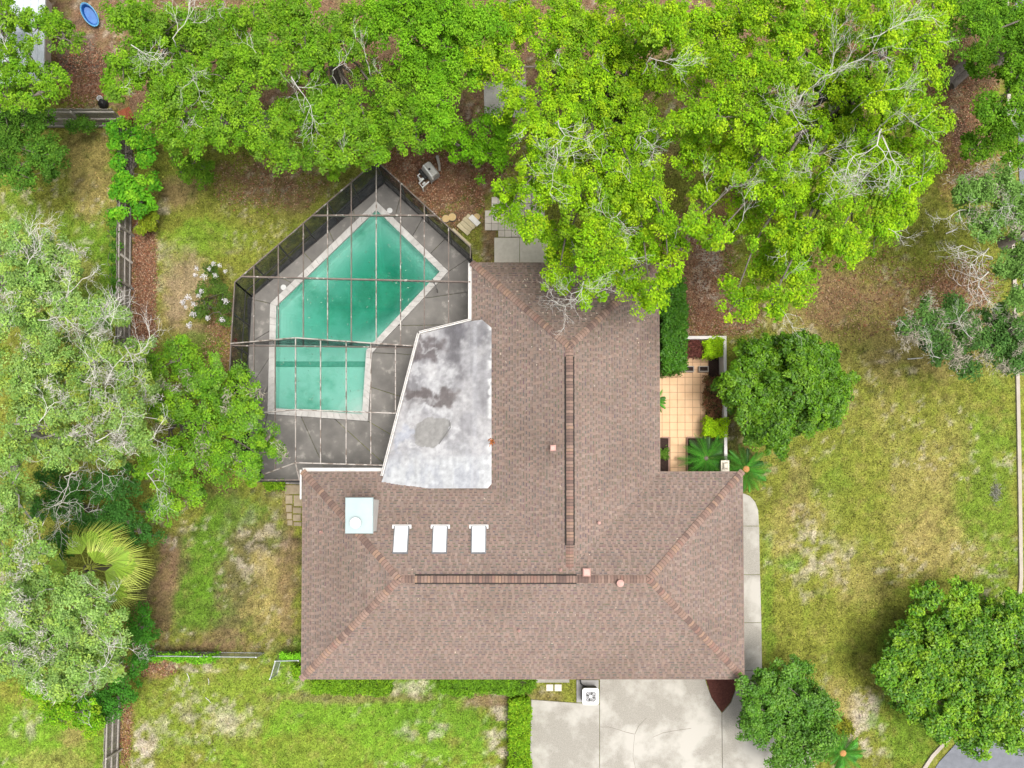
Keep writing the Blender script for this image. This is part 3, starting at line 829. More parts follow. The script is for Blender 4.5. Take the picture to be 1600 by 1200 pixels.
# scattered debris on the roof
n = 220; px = np.concatenate([RNG.uniform(480, 1150, 50), RNG.uniform(745, 1025, 170)]); py = np.concatenate([RNG.uniform(760, 1055, 50), 420 + np.abs(RNG.normal(0, 70, 170))])
pp = [(U(a_, b_, 3.6).x, U(a_, b_, 3.6).y) for a_, b_ in zip(px, py)]
C_ = np.array([(x, y, roof_z(x, y) + .035) for x, y in pp])
V = leaf_quads(C_, np.tile([0, 0, 1.], (n, 1)) + RNG.normal(0, .2, (n, 3)), RNG.uniform(.05, .11, n), RNG.uniform(.03, .06, n), .1)
tag(quads_np('fallen_leaves', V, np.array([(.5, .42, .33)]) * RNG.uniform(.5, 1.2, (n, 1)), leaf_material('litter_leaf')), 'dry leaves scattered on the brown roof shingles', 'leaves', kind='stuff')
mb = MB(); c_ = U(768, 690, ZF + .05)
pts = []
V = leaf_quads(np.array(c_)[None, :] + RNG.normal(0, .06, (40, 3)) * [1, 1, .3], RNG.normal(0, 1, (40, 3)) + [0, 0, 1], .09, .06)
tag(quads_np('dry_leaf_clump', V, np.array([(.50, .17, .05)]) * RNG.uniform(.6, 1.2, (40, 1)), leaf_material('litter_leaf')), 'orange clump of dead leaves at the edge of the flat white roof', 'leaves')

# ------------------------------------------------------------------ screen cage
bronze = material('worn_bronze_frame', (.13, .10, .085), (.20, .16, .135), 4, .5, c3=(.50, .46, .42), scale3=3.0, lo3=.60, hi3=.64)
whitebar = material('worn_white_frame', (.42, .385, .35), (.32, .28, .25), 4, .5, c3=(.16, .125, .10), scale3=3.0, lo3=.50, hi3=.56)
scr_roof = screen_material('roof_mesh', .09, (.03, .03, .03))
scr_wall = screen_material('wall_mesh', .68, (.034, .039, .048))
frame_dark = material('dark_bronze_frame', (.035, .034, .034), (.06, .055, .05), 4, .5)
ZC = 2.5
cage = empty('pool_cage', U(560, 500, 0), 'dark screen cage on thin metal beams enclosing the pool and deck', 'pool enclosure')
def bar(name, p, q, w, h, mat=bronze):
    mb = MB(); mb.beam(p, q, w, h); mb.build(name, mat, cage)
Apt, Tpt, Gpt = (367, 441), (588, 251), (735, 386)
def on(p, q, x): t = (x - p[0]) / (q[0] - p[0]); return (x, p[1] + (q[1] - p[1]) * t)
walls = [[Apt] + [on(Apt, Tpt, x) for x in (397, 435, 474, 512, 549)] + [Tpt], [Tpt] + [on(Tpt, Gpt, x) for x in (626, 663, 701)] + [Gpt],
         [Gpt, (735, 404)], [Apt, (364, 490), (361, 537)], [(361, 537), (358, 595), (356, 650)], [(356, 650), (370, 700), (388, 750)], [(388, 750), (430, 750), (468, 750)]]
for wl in walls:
    top = [U(*p, ZC) for p in wl]
    for k in range(len(top) - 1):
        p, q = top[k], top[k + 1]
        b0, b1 = Vector((p.x, p.y, .06)), Vector((q.x, q.y, .06))
        bar('post', b0, p, .05, .05, frame_dark)
        bar('top_rail', p, q, .04, .07)
        m0, m1 = b0 + Vector((0, 0, .95)), b1 + Vector((0, 0, .95))
        bar('chair_rail', m0, m1, .04, .05, frame_dark); bar('bottom_rail', b0 + Vector((0, 0, .03)), b1 + Vector((0, 0, .03)), .045, .06, frame_dark)
        mb = MB(); mb.poly([b0, b1, m1, m0]); mb.build('wall_screen', scr_wall, cage)
        mb = MB(); mb.poly([m0, m1, q, p]); mb.build('wall_screen', scr_wall, cage)
# flat northern roof
xsN = [355, 397, 435, 474, 512, 549, 588, 626, 663, 701, 740]
NPOLY = [Apt, Tpt, Gpt, (735, 500), (655, 520), (648, 541), (361, 539)]
rowy = [lambda x: 240.0, lambda x: 337.0, lambda x: 432 + (x - 378) * 9 / 357, lambda x: 545.0]
for r in range(3):
    for c in range(len(xsN) - 1):
        xa, xb = xsN[c], xsN[c + 1]
        cell = [(xa, rowy[r](xa)), (xb, rowy[r](xb)), (xb, rowy[r + 1](xb)), (xa, rowy[r + 1](xa))]
        pl = clip_convex(list(NPOLY), cell)
        if len(pl) > 2:
            mb = MB(); mb.poly([U(x, y, ZC + .03) for x, y in pl]); mb.build('roof_screen', scr_roof, cage)
for i_, x in enumerate(xsN[1:-1]):
    ytop = on(Apt, Tpt, x)[1] if x < 588 else on(Tpt, Gpt, x)[1]
    ybot = 540 if x < 650 else on((655, 520), (735, 500), x)[1]
    bar('purlin', U(x, ytop, ZC), U(x, ybot, ZC), .04, .07, whitebar if x in (512, 588) else bronze)
def xwall(y, left=True):
    return Apt[0] + (Tpt[0] - Apt[0]) * (y - Apt[1]) / (Tpt[1] - Apt[1]) if left else Tpt[0] + (Gpt[0] - Tpt[0]) * (y - Tpt[1]) / (Gpt[1] - Tpt[1])
bar('beam', U(xwall(337), 337, ZC + .01), U(xwall(337, False), 337, ZC + .01), .055, .12)
bar('beam', U(377, 432.5, ZC + .01), U(735, 441, ZC + .01), .06, .13)
# gabled southern roof
ch0 = [(361, 537, 2.5), (462, 528, 3.45), (648, 541, 2.72)]
ch1 = [(357, 650, 2.5), (462, 640, 3.45), (621, 646, 2.72)]
ch2 = [(388, 750, 2.5), (462, 723, 3.3), (598, 727, 2.72)]
def chord(ch, x):
    x = min(max(x, ch[0][0]), ch[-1][0]); xs_ = [p[0] for p in ch]
    return U(x, float(np.interp(x, xs_, [p[1] for p in ch])), float(np.interp(x, xs_, [p[2] for p in ch])))
for ch, mt in ((ch0, whitebar), (ch1, whitebar), (ch2, whitebar)):
    for p, q in zip(ch[:-1], ch[1:]): bar('beam', U(*p), U(*q), .045, .10, mt)
bar('beam', U(362, 540, 2.5), U(648, 543, 2.5), .05, .08)
mb = MB(); mb.poly([U(*p) for p in ch0] + [U(648, 543, 2.5)]); mb.build('gable_screen', screen_material('gable_mesh', .7, (.03, .03, .035)), cage)
xsS = [350, 397, 430, 462, 501, 541, 579.5, 618, 655]
for ca, cb, xs_ in ((ch0, ch1, xsS), (ch1, ch2, xsS[:-2] + [630])):
    for k in range(len(xs_) - 1):
        q = [chord(ca, xs_[k]), chord(ca, xs_[k + 1]), chord(cb, xs_[k + 1]), chord(cb, xs_[k])]
        mb = MB(); mb.poly([v + Vector((0, 0, .03)) for v in q[:3]]); mb.poly([q[0] + Vector((0, 0, .03)), q[2] + Vector((0, 0, .03)), q[3] + Vector((0, 0, .03))]); mb.build('roof_screen', scr_roof, cage)
    for x in xs_[1:-1]:
        bar('purlin', chord(ca, x), chord(cb, x), .04, .07, whitebar if x > 450 else bronze)
bar('post', U(462, 723, 3.3), U(468, 750, 2.5), .05, .06, whitebar)
mb = MB(); c_ = U(368, 531, .12)
V = leaf_quads(np.array(c_)[None, :] + RNG.normal(0, .05, (30, 3)), RNG.normal(0, 1, (30, 3)), .08, .05)
tag(quads_np('flower_clump', V, np.array([(.6, .12, .06)]) * RNG.uniform(.5, 1.2, (30, 1)), leaf_material('litter_leaf')), 'tiny red flower clump caught at the left cage wall', 'flowers')

# ------------------------------------------------------------------ concrete: driveway, walks, kerb, road
conc = material('driveway_concrete', (.225, .21, .18), (.37, .35, .305), 26.0, .9, .35, 60, lo=.25, hi=.7, c3=(.44, .42, .375), scale3=.5, lo3=.46, hi3=.60, rand=.03)
conc_d = conc.node_tree
drive = empty('driveway', U(980, 1130, 0), kind='structure')
def slab(parent, name, pts, mat, z=0.045, gap=.012, z0=-.1):
    mb = MB(); mb.prism(ring(P2(pts, z), gap), z0, z); return mb.build(name, mat, parent)
slab(drive, 'slab', [(830, 1093), (937, 1101), (937, 1260), (826, 1260)], conc)
slab(drive, 'slab', [(937, 1045), (1098, 1045), (1104, 1068), (1112, 1090), (1128, 1114), (1129, 1260), (937, 1260)], conc)
slab(drive, 'slab', [(1128, 1114), (1142, 1098), (1153, 1068), (1200, 1060), (1235, 1110), (1300, 1260), (1129, 1260)], conc)
crack_m = material('crack_dirt', (.15, .135, .11), (.22, .2, .17), 20, .95)
for pts in ([(938, 1136), (952, 1136), (966, 1140), (978, 1144), (991, 1147)], [(1010, 1122), (998, 1134), (992, 1147), (990, 1165), (989, 1182), (994, 1205)], [(1020, 1152), (1036, 1145), (1052, 1142), (1080, 1138)]):
    mb = MB(); w_ = .011
    P_ = [U(x, y, .0475) for x, y in pts]
    for p, q in zip(P_[:-1], P_[1:]):
        d = (q - p).normalized(); y = Vector((-d.y, d.x, 0)) * w_ * random.uniform(.5, 1)
        mb.poly([p - y, q - y, q + y, p + y])
    mb.build('crack', crack_m, drive)
walk = empty('side_walk', U(1175, 900, 0), kind='structure')
yj = [772, 822, 898, 973, 1048, 1066]
slab(walk, 'slab', [(1120, 770), (1163, 771), (1172, 775), (1180, 784), (1185, 797), (1186.5, 822), (1120, 822)], conc)
for k in range(1, 4):
    xr_ = [1186.5, 1188, 1190, 1191][k - 1:k + 1]
    slab(walk, 'slab', [(1120, yj[k]), (xr_[0], yj[k]), (xr_[1], yj[k + 1]), (1120, yj[k + 1])], conc)
slab(walk, 'slab', [(1120, 1048), (1191, 1048), (1185, 1062), (1120, 1062)], conc)
# narrow footing south of the house and mulch corner
slab(None, 'footing_strip', [(815, 1045), (890, 1045), (890, 1067), (815, 1067)], conc, .05); bpy.data.objects['footing_strip']['kind'] = 'structure'
mb = MB(); mb.prism(P2([(1100, 1050), (1160, 1050), (1152, 1069), (1140, 1098), (1128, 1113), (1112, 1090)], .03), -.05, .03); mb.build('mulch_bed', material('red_mulch', (.055, .018, .014), (.10, .035, .025), 14, .95, .8, 40), kind='structure')
kerb_mat = material('kerb_concrete', (.38, .335, .28), (.45, .40, .345), 1.5, .9, .2, 50)
asphalt = material('asphalt', (.16, .17, .19), (.20, .21, .235), 3, .9, .3, 80)
kl = [(1568, -150), (1572, 60), (1576, 250), (1583, 450), (1588, 600), (1591, 760), (1593, 900), (1588, 980), (1565, 1050), (1530, 1100), (1490, 1142), (1455, 1180), (1425, 1225), (1400, 1280)]
def offset_line(pts, d):
    out = []
    for k in range(len(pts)):
        a_, b_ = Vector(pts[max(0, k - 1)]), Vector(pts[min(len(pts) - 1, k + 1)])
        t = (b_ - a_).normalized(); out.append((pts[k][0] - t.y * d, pts[k][1] + t.x * d))
    return out
kw = P2(kl, 0.06)
kin = offset_line(kw, .5); kface = offset_line(kw, .16)
mb = MB()
def strip(l0, z0, l1, z1):
    for k in range(len(l0) - 1):
        mb.poly([(*l0[k], z0), (*l0[k + 1], z0), (*l1[k + 1], z1), (*l1[k], z1)])
strip(kw, -.1, kw, .075); strip(kw, .075, kface, .07); strip(kface, .07, offset_line(kw, .2), -.03); strip(offset_line(kw, .2), -.03, kin, -.045); strip(kin, -.045, kin, -.2)
kerb = mb.build('kerb', kerb_mat, kind='structure')
mb = MB()
edge = offset_line(kw, .48)
for k in range(len(edge) - 1):
    mb.poly([(*edge[k], .026), (*edge[k + 1], .026), (edge[k + 1][0] + 40, edge[k + 1][1], .026), (edge[k][0] + 40, edge[k][1], .026)])
# the sheet of asphalt lies just above the soil; the kerb gutter meets it
road = mb.build('road', asphalt, kind='structure')

# ------------------------------------------------------------------ courtyard
terra = material('terracotta_tile', (.70, .45, .255), (.76, .51, .305), 2.0, .6, .1, 30, rand=.04)
patio = empty('courtyard_patio', U(1070, 620, 0), kind='structure')
ts = 11.95
def tile(px, py, w, h):
    a_, b_ = U(px + .35, py + .35, .05), U(px + w - .35, py + h - .35, .05)
    mb = MB(); mb.prism([(a_.x, a_.y), (b_.x, a_.y), (b_.x, b_.y), (a_.x, b_.y)], 0, .05 + random.uniform(-.002, .002)); mb.build('tile', terra, patio)
for c in range(-1, 6):
    for r in range(10):
        px_, py_ = 1034.5 + c * ts, 566 + r * 11.75
        tile(px_, py_, ts, 11.75)
for c in range(3, 6): tile(1034.5 + c * ts, 553.5, ts, 12)
for c in range(1, 3):
    for r in range(5): tile(1034.5 + c * ts + 1, 683.5 + r * 11.75, ts, 11.75)
mb = MB(); g0 = P2([(1012, 560), (1107, 560), (1107, 684), (1012, 684)], .03); mb.prism(g0, -.05, .03); mb.prism(P2([(1046, 684.5), (1073, 684.5), (1073, 745), (1046, 745)], .03), -.05, .03); mb.prism(P2([(1069, 552), (1107, 552), (1107, 559.5), (1069, 559.5)], .03), -.05, .03)
mb.build('grout_bed', material('grout', (.36, .21, .13), (.42, .26, .16), 9, .95), patio)
edge_m = material('brick_edging', (.40, .25, .20), (.34, .20, .16), 8, .9)
for p, q in (((1045, 684), (1045, 740)), ((1073.5, 684), (1073.5, 740)), ((1073.5, 683.5), (1108, 683.5)), ((1034, 683.5), (1045, 683.5))):
    mb = MB(); mb.beam(U(*p, .06), U(*q, .06), .06, .1); mb.build('edging', edge_m, patio)
soil_m = material('dark_bed_soil', (.028, .018, .015), (.06, .035, .028), 18, .95, .8, 50)
bed = MB()
for pts in ([(1068, 530), (1132, 530), (1132, 552), (1107, 552), (1068, 552)], [(1107.5, 552), (1132, 552), (1132, 684), (1107.5, 684)], [(1074, 685), (1132, 685), (1132, 745), (1074, 745)], [(1020, 685), (1044, 685), (1044, 745), (1020, 745)]):
    bed.prism(P2(pts, .04), -.05, .04 + .003 * len(pts))
bed.build('planting_bed', soil_m, kind='structure')
wall_w = material('white_wall_paint', (.74, .70, .68), (.68, .63, .61), 3, .8, .1, 40)
ZW = .9
gw = empty('garden_wall', U(1130, 640, 0), 'low white courtyard wall turning a corner beside the round tree', 'wall')
a_, b_, c_ = U(1058, 527, ZW), U(1133, 527, ZW), U(1134, 742, ZW)
th = .13
mb = MB(); mb.box(((a_.x + b_.x) / 2, a_.y, ZW / 2 - .03), (b_.x - a_.x + th, th, ZW)); mb.build('wall_run', wall_w, gw)
mb = MB(); mb.box((b_.x, (b_.y + c_.y) / 2 - th / 2, ZW / 2 - .03), (th, b_.y - c_.y - .01, ZW - .002)); mb.build('wall_run', wall_w, gw)
pil = empty('gate_pillar', U(1133, 727, 0), 'cream stone pillar with square cap at the end of the courtyard wall', 'pillar')
p_ = U(1133, 728, 1.15)
cream = material('cream_stone', (.62, .56, .46), (.70, .64, .54), 5, .8, .2, 40)
mb = MB(); mb.box((p_.x, p_.y, .55), (.30, .42, 1.1)); mb.build('shaft', cream, pil)
mb = MB(); mb.box((p_.x, p_.y, 1.12), (.36, .48, .07)); mb.hull8([p_ + Vector((a1 * .13, b1 * .16, 0)) for a1, b1 in ((-1, -1), (1, -1), (1, 1), (-1, 1))] + [p_ + Vector((a1 * .07, b1 * .1, .12)) for a1, b1 in ((-1, -1), (1, -1), (1, 1), (-1, 1))]); mb.build('cap', cream, pil)
for px, w_, lab in ((1070.5, .78, 'wide dark planter box with pale rim on the terracotta tiles'), (1099.5, .42, 'narrow dark planter box with pale rim nearest the reddish shrubs'), (1041, .5, 'dark planter box half hidden under the hedge by the roof')):
    c_ = U(px, 576.5, .3); e = empty('planter_box', (c_.x, c_.y, .05), lab, 'planter', 'planter boxes on the courtyard tiles')
    mb = MB(); t = .03; d_ = .22
    for ox, oy, wx, wy in ((0, d_ / 2, w_, t), (0, -d_ / 2, w_, t), (w_ / 2 - t / 2, 0, t, d_ - t), (-w_ / 2 + t / 2, 0, t, d_ - t)):
        mb.box((c_.x + ox, c_.y + oy, .2), (wx, wy, .3))
    mb.build('box', material('pale_planter', (.48, .44, .40), (.40, .36, .32), 8, .8), e)
    mb = MB(); mb.box((c_.x, c_.y, .2), (w_ - .07, d_ - .04, .2)); mb.build('soil', soil_m, e)

# ------------------------------------------------------------------ paver patio in the north, pavers in the west
pav = material('cream_paver', (.58, .52, .45), (.67, .61, .53), 3, .9, .2, 50, rand=.08)
pp_ = empty('paver_patio', U(800, 340, 0), kind='structure')
for r in range(8):
    for c in range(9):
        px_, py_ = 757.5 + c * 10.4, 287 + r * 10.4
        if px_ + py_ * .9 < 757.5 + 328 * .9 - 2 and c < 3 and r < 4 and (c + r * .55) < 2.1: continue
        if r >= 7 and c < 2: continue
        a_, b_ = U(px_ + .3, py_ + .3, .04), U(px_ + 10.1, py_ + 10.1, .04)
        mb = MB(); mb.prism([(a_.x, a_.y), (b_.x, a_.y), (b_.x, b_.y), (a_.x, b_.y)], -.03, .04 + random.uniform(-.004, .006)); mb.build('paver', pav, pp_)
pale = material('pale_slab', (.60, .55, .47), (.68, .63, .55), 6, .9, .2, 50)
slab(pp_, 'slab', [(772, 371), (812, 371), (812, 432), (772, 432)], pale); slab(pp_, 'slab', [(812, 371), (856, 371), (856, 432), (812, 432)], pale)
wp_ = empty('stepping_path', U(460, 790, 0), kind='structure')
for px_, py_, w_, h_ in ((445, 758, 28, 14), (446, 774, 11, 13), (459, 774, 13, 17), (447, 789, 9, 11), (458, 793, 13, 9), (448, 802, 8, 9), (458, 804, 12, 10), (449, 813, 8, 8), (459, 816, 12, 6)):
    slab(wp_, 'paver', [(px_, py_), (px_ + w_, py_), (px_ + w_, py_ + h_), (px_, py_ + h_)], material('tan_paver', (.34, .28, .19), (.26, .21, .14), 4, .95, .3, 40, rand=.12), .035, .004)
for px_ in (853.5, 866.5):
    o = slab(None, 'stepping_stone', [(px_, 1069.5), (px_ + 11, 1069.5), (px_ + 11, 1080), (px_, 1080)], pav, .04, .004)
    tag(o, 'square stepping stone in the south strip, ' + ('the one farther from the air conditioner' if px_ < 860 else 'the one nearer the air conditioner'), 'stone', 'stepping stones beside the air conditioner')
neigh = slab(None, 'concrete_pad', [(755, 128), (822, 124), (824, 182), (757, 186)], conc, .05); neigh['kind'] = 'structure'

# ------------------------------------------------------------------ air conditioner
ac0 = U(922, 1087, 0)
ac = empty('air_conditioner', U(921, 1084, 0), 'white square air conditioner with round fan grille beside the driveway', 'air conditioner')
c_ = U(923, 1088.5, .82); s_ = .72
def rsq(cx, cy_, s, r, n=5):
    out = []
    for qx, qy, a0 in ((1, 1, 0), (-1, 1, 90), (-1, -1, 180), (1, -1, 270)):
        for k in range(n):
            t = math.radians(a0 + 90 * k / (n - 1)); out.append((cx + qx * (s / 2 - r) + r * math.cos(t), cy_ + qy * (s / 2 - r) + r * math.sin(t)))
    return out
mb = MB(); mb.prism(rsq(c_.x, c_.y, s_ - .05, .1), .1, .74); mb.build('casing', material('dark_louvre', (.06, .06, .06), (.10, .10, .1), 12, .6), ac)
mb = MB(); mb.box((c_.x - .06, c_.y + .08, .05), (.98, .98, .1)); mb.build('pad', material('pad_concrete', (.36, .35, .34), (.30, .29, .28), 6, .9), ac)
white_enamel = material('white_enamel', (.82, .82, .82), (.78, .78, .78), 4, .35)
mb = MB(); outp = rsq(c_.x, c_.y, s_, .11, 6); n = len(outp)
ri = .27
inn = [(c_.x + ri * math.cos(math.atan2(y - c_.y, x - c_.x)), c_.y + ri * math.sin(math.atan2(y - c_.y, x - c_.x))) for x, y in outp]
for k in range(n):
    j = (k + 1) % n
    mb.poly([(*inn[k], .82), (*outp[k], .82), (*outp[j], .82), (*inn[j], .82)]); mb.poly([(*outp[k], .72), (*outp[j], .72), (*outp[j], .82), (*outp[k], .82)]); mb.poly([(*inn[k], .82), (*inn[j], .82), (*inn[j], .745), (*inn[k], .745)])
mb.build('top_panel', white_enamel, ac)
for k in range(4):
    mb = MB(); t = k * math.pi / 2 + .2
    mb.poly([(c_.x + .06 * math.cos(t), c_.y + .06 * math.sin(t), .755)] + [(c_.x + .24 * math.cos(t + q), c_.y + .24 * math.sin(t + q), .75 + q * .02) for q in (0, .3, .6, .9)])
    mb.build('fan_blade', material('fan_grey', (.30, .30, .31), (.26, .26, .27), 5, .5), ac)
mb = MB(); mb.lathe((c_.x, c_.y, .76), [(.07, 0), (.07, .05), (.03, .065)], 16); mb.build('hub', white_enamel, ac)
mb = MB()
for k in range(8):
    t = k * math.pi / 4; mb.tube([(c_.x + .06 * math.cos(t), c_.y + .06 * math.sin(t), .822), (c_.x + .275 * math.cos(t), c_.y + .275 * math.sin(t), .822)], [.006, .006], 4)
for r in (.2,):
    mb.tube([(c_.x + r * math.cos(2 * math.pi * k / 20), c_.y + r * math.sin(2 * math.pi * k / 20), .822) for k in range(21)], [.005] * 21, 4)
mb.build('grille', white_enamel, ac)
mb = MB(); q = U(909, 1069, .5); mb.tube([q + Vector((-.1, .25, .3)), q + Vector((-.05, .05, .1)), q + Vector((.1, -.1, -.1)), q + Vector((.3, -.2, -.1))], [.035] * 4, 8, cap=True); mb.build('refrigerant_hose', material('black_foam', (.02, .02, .02), (.03, .03, .03), 9, .8), ac)

# ------------------------------------------------------------------ fences
wood = material('weathered_wood', (.30, .27, .235), (.22, .20, .17), 3, .9, .3, 30, rand=.18)
rail_m = material('weathered_rail', (.40, .37, .33), (.32, .29, .26), 4, .9, .3, 30, rand=.1)
def fence(name, label, p0, p1, h, side, pw=.14, rails=(.25, .9, 1.55), post_gap=2.4):
    p0 = U(*p0, 0); p1 = U(*p1, 0); f = empty(name, p0, label, 'fence')
    d = p1 - p0; Ln = d.length; d.normalize(); y = Vector((-d.y, d.x, 0)) * side
    n = int(Ln / pw); rz = math.atan2(d.y, d.x)
    protos = []
    for k in range(3):
        mb = MB(); hh = h + random.uniform(-.03, .03); mb.box((0, 0, hh / 2), (pw - .014, .02, hh)); protos.append(mb.mesh('picket', wood))
    for k in range(n):
        o = link('picket', random.choice(protos), f, d * (k + .5) * pw + y * random.uniform(-.006, .006)); o.rotation_euler = (random.uniform(-.012, .012), 0, rz + random.uniform(-.02, .02))
    for r in rails:
        if r < h:
            mb = MB(); mb.beam(p0 + y * .045 + Vector((0, 0, r)), p1 + y * .045 + Vector((0, 0, r)), .05, .09); mb.build('rail', rail_m, f)
    k = 0.0
    while k <= Ln:
        mb = MB(); q = p0 + d * k + y * .11; mb.box((q.x, q.y, h / 2), (.09, .09, h - .02), rz); mb.build('post', rail_m, f); k += post_gap
    return f
fence('wood_fence', 'grey plank fence across the upper left behind the small lawn', (-25, 199), (203, 199), 1.75, -1)
fence('wood_fence', 'weathered plank fence running down the left beside the reddish leaf strip', (207, 205), (203, 600), 1.45, 1, rails=(.2, .72, 1.3))
fence('wood_fence', 'weathered plank fence at the lower left corner below the shrubs', (189, 1085), (184, 1240), 1.5, 1, rails=(.25, .8, 1.35))
fence('wood_fence', 'short dark fence stretch glimpsed between oak crowns at the top', (300, 199), (440, 199), 1.6, -1)
mb = MB(); mb.beam(U(188, 397, 1.5), U(207, 411, .9), .09, .03); mb.build('loose_plank', rail_m, label='loose plank leaning across the left plank fence', cat='plank')
galv = material('galvanised_steel', (.42, .44, .45), (.50, .52, .53), 9, .45, metal=.5)
chain = screen_material('chain_mesh', .45, (.45, .46, .47))
def chain_fence(label, pts, h):
    P_ = [U(*p, 0) for p in pts]; f = empty('chain_link_fence', P_[0], label, 'fence')
    up = Vector((0, 0, h))
    for k, p in enumerate(P_):
        mb = MB(); mb.tube([p, p + up * 1.04], [.032, .032], 8, cap=True); mb.build('post', galv, f)
    for p, q in zip(P_[:-1], P_[1:]):
        mb = MB(); mb.tube([p + up, q + up], [.024, .024], 8); mb.build('top_rail', galv, f)
        mb = MB(); mb.tube([p + up * .04, q + up * .04], [.014, .014], 6); mb.build('bottom_wire', galv, f)
        mb = MB(); mb.poly([p, q, q + up, p + up]); mb.build('mesh_panel', chain, f)
chain_fence('chain link fence with vine running west from the house corner', [(240, 1018), (325, 1019), (412, 1020)], 1.15)
chain_fence('open chain link gate at the lower left corner of the house', [(476, 1025), (441, 1026), (433, 1053)], 1.15)

# ------------------------------------------------------------------ vegetation engine
bark_pale = material('pale_bark', (.44, .41, .37), (.34, .31, .27), 6, .9, .3, 30)
bark_dark = material('brown_bark', (.12, .10, .085), (.19, .165, .14), 5, .95, .4, 25)
twig_white = material('bare_twig', (.66, .64, .59), (.52, .50, .45), 5, .85)
moss_mat = leaf_material('spanish_moss', .1, .9, .2)
LIMEC = [(.265,.52,.011),(.35,.59,.013),(.18,.40,.011),(.44,.62,.018),(.125,.29,.011),(.22,.37,.03)]
MIDC = [(.15,.35,.014),(.22,.43,.018),(.10,.25,.014),(.27,.46,.025),(.18,.33,.04)]
DARKC = [(.085,.215,.022),(.11,.27,.026),(.06,.155,.018),(.15,.31,.03)]
PALEC = [(.28,.47,.10),(.36,.55,.16),(.20,.38,.075),(.40,.55,.10),(.24,.38,.12)]
GLOSC = [(.085,.215,.010),(.115,.27,.012),(.055,.15,.009),(.19,.37,.016)]
MAGC = [(.085,.235,.014),(.125,.30,.016),(.055,.165,.012),(.20,.40,.02),(.28,.46,.02)]
leafm = leaf_material('leaf', .10, .6, .32)
leaf_gloss = leaf_material('glossy_leaf', .28, .42, .25)
def lobe_leaves(c, R, pal, L, W, dens, clump=.36, flat=.75, full=False):
    nc = max(6, int((R / clump) ** 2 * dens * 1.17))
    ns = max(4, int(5.5 * R / 1.1))
    ths = RNG.uniform(0, 6.283) + np.arange(ns) * 2.39996; us = RNG.uniform(-.1, .95, ns); ss = np.sqrt(1 - us * us)
    rs = R * RNG.uniform(.36, .58, ns); rd_ = (R - rs) * RNG.uniform(.75, 1.15, ns)
    subc = np.stack([np.cos(ths) * ss * rd_, np.sin(ths) * ss * rd_, us * rd_ * flat + RNG.uniform(-.25, .2, ns) * R], 1)
    w_ = rs ** 2 / (rs ** 2).sum(); si = RNG.choice(ns, nc, p=w_)
    th = RNG.uniform(0, 2 * np.pi, nc); u = RNG.uniform(-.2 if not full else -.8, 1, nc)
    rr = rs[si] * (1 - .3 * RNG.random(nc) ** 2.2)
    s = np.sqrt(1 - u * u)
    cc = np.stack([np.cos(th) * s * rr, np.sin(th) * s * rr, u * rr * flat], 1) + np.array(c) + subc[si]
    lo_ = RNG.random(nc) < .14
    cc[lo_] = np.array(c) + RNG.normal(0, .4 * R, (int(lo_.sum()), 3)) * [1, 1, .4] - [0, 0, .35 * R]
    cr = clump * RNG.uniform(.5, 1.1, nc)
    k = 64
    d = RNG.normal(size=(nc, k, 3)); d /= np.linalg.norm(d, axis=2, keepdims=True)
    rad = RNG.random((nc, k, 1)) ** .45
    C = cc[:, None, :] + d * rad * cr[:, None, None] * np.array([1, 1, .7])
    outw = unit(cc - np.array(c) + [0, 0, .01])
    Nn = d * .5 + RNG.normal(0, .38, d.shape) + np.array([0, 0, 1.0]) + outw[:, None, :] * .35
    base = np.array(pal)[RNG.integers(0, len(pal), nc)]
    mixc = np.array(pal)[RNG.integers(0, len(pal), (nc, k))]
    col = base[:, None, :] * .6 + mixc * .4
    col = col * RNG.uniform(.75, 1.25, (nc, k, 1)) * RNG.uniform(.85, 1.15, (nc, 1, 1))
    m = nc * k
    return C.reshape(m, 3), Nn.reshape(m, 3), col.reshape(m, 3), L * RNG.uniform(.7, 1.3, m), W * RNG.uniform(.7, 1.3, m), cc
def bare(mb, p, d, ln, r, depth, n=3):
    p = Vector(p); pts = [p]; rs = [r]; q = p.copy(); dd = Vector(d).normalized()
    for k in range(3):
        dd = (dd + Vector((random.gauss(0, .22), random.gauss(0, .22), random.gauss(0, .10)))).normalized()
        q = q + dd * ln / 3; pts.append(q.copy()); rs.append(r * (1 - .22 * (k + 1)))
        if depth > 0:
            for _ in range(random.choice((1, 1, 2)) if k < 2 else 2):
                ang = random.choice((-1, 1)) * random.uniform(.4, 1.0)
                nd = Matrix.Rotation(ang, 3, 'Z') @ dd; nd.z += random.uniform(-.25, .35)
                bare(mb, q, nd, ln * random.uniform(.45, .7), r * .55, depth - 1, 3)
    mb.tube(pts, rs, n)
def limb(mb, p, q, r0, r1, n=6, wob=.12):
    p = Vector(p); q = Vector(q); Ln = (q - p).length; pts = []; rs = []
    for k in range(6):
        t = k / 5; v = p.lerp(q, t) + Vector((random.gauss(0, wob), random.gauss(0, wob), Ln * .10 * math.sin(math.pi * t))) * (1 if 0 < k < 5 else 0)
        pts.append(v); rs.append(r0 + (r1 - r0) * t)
    mb.tube(pts, rs, n); return pts
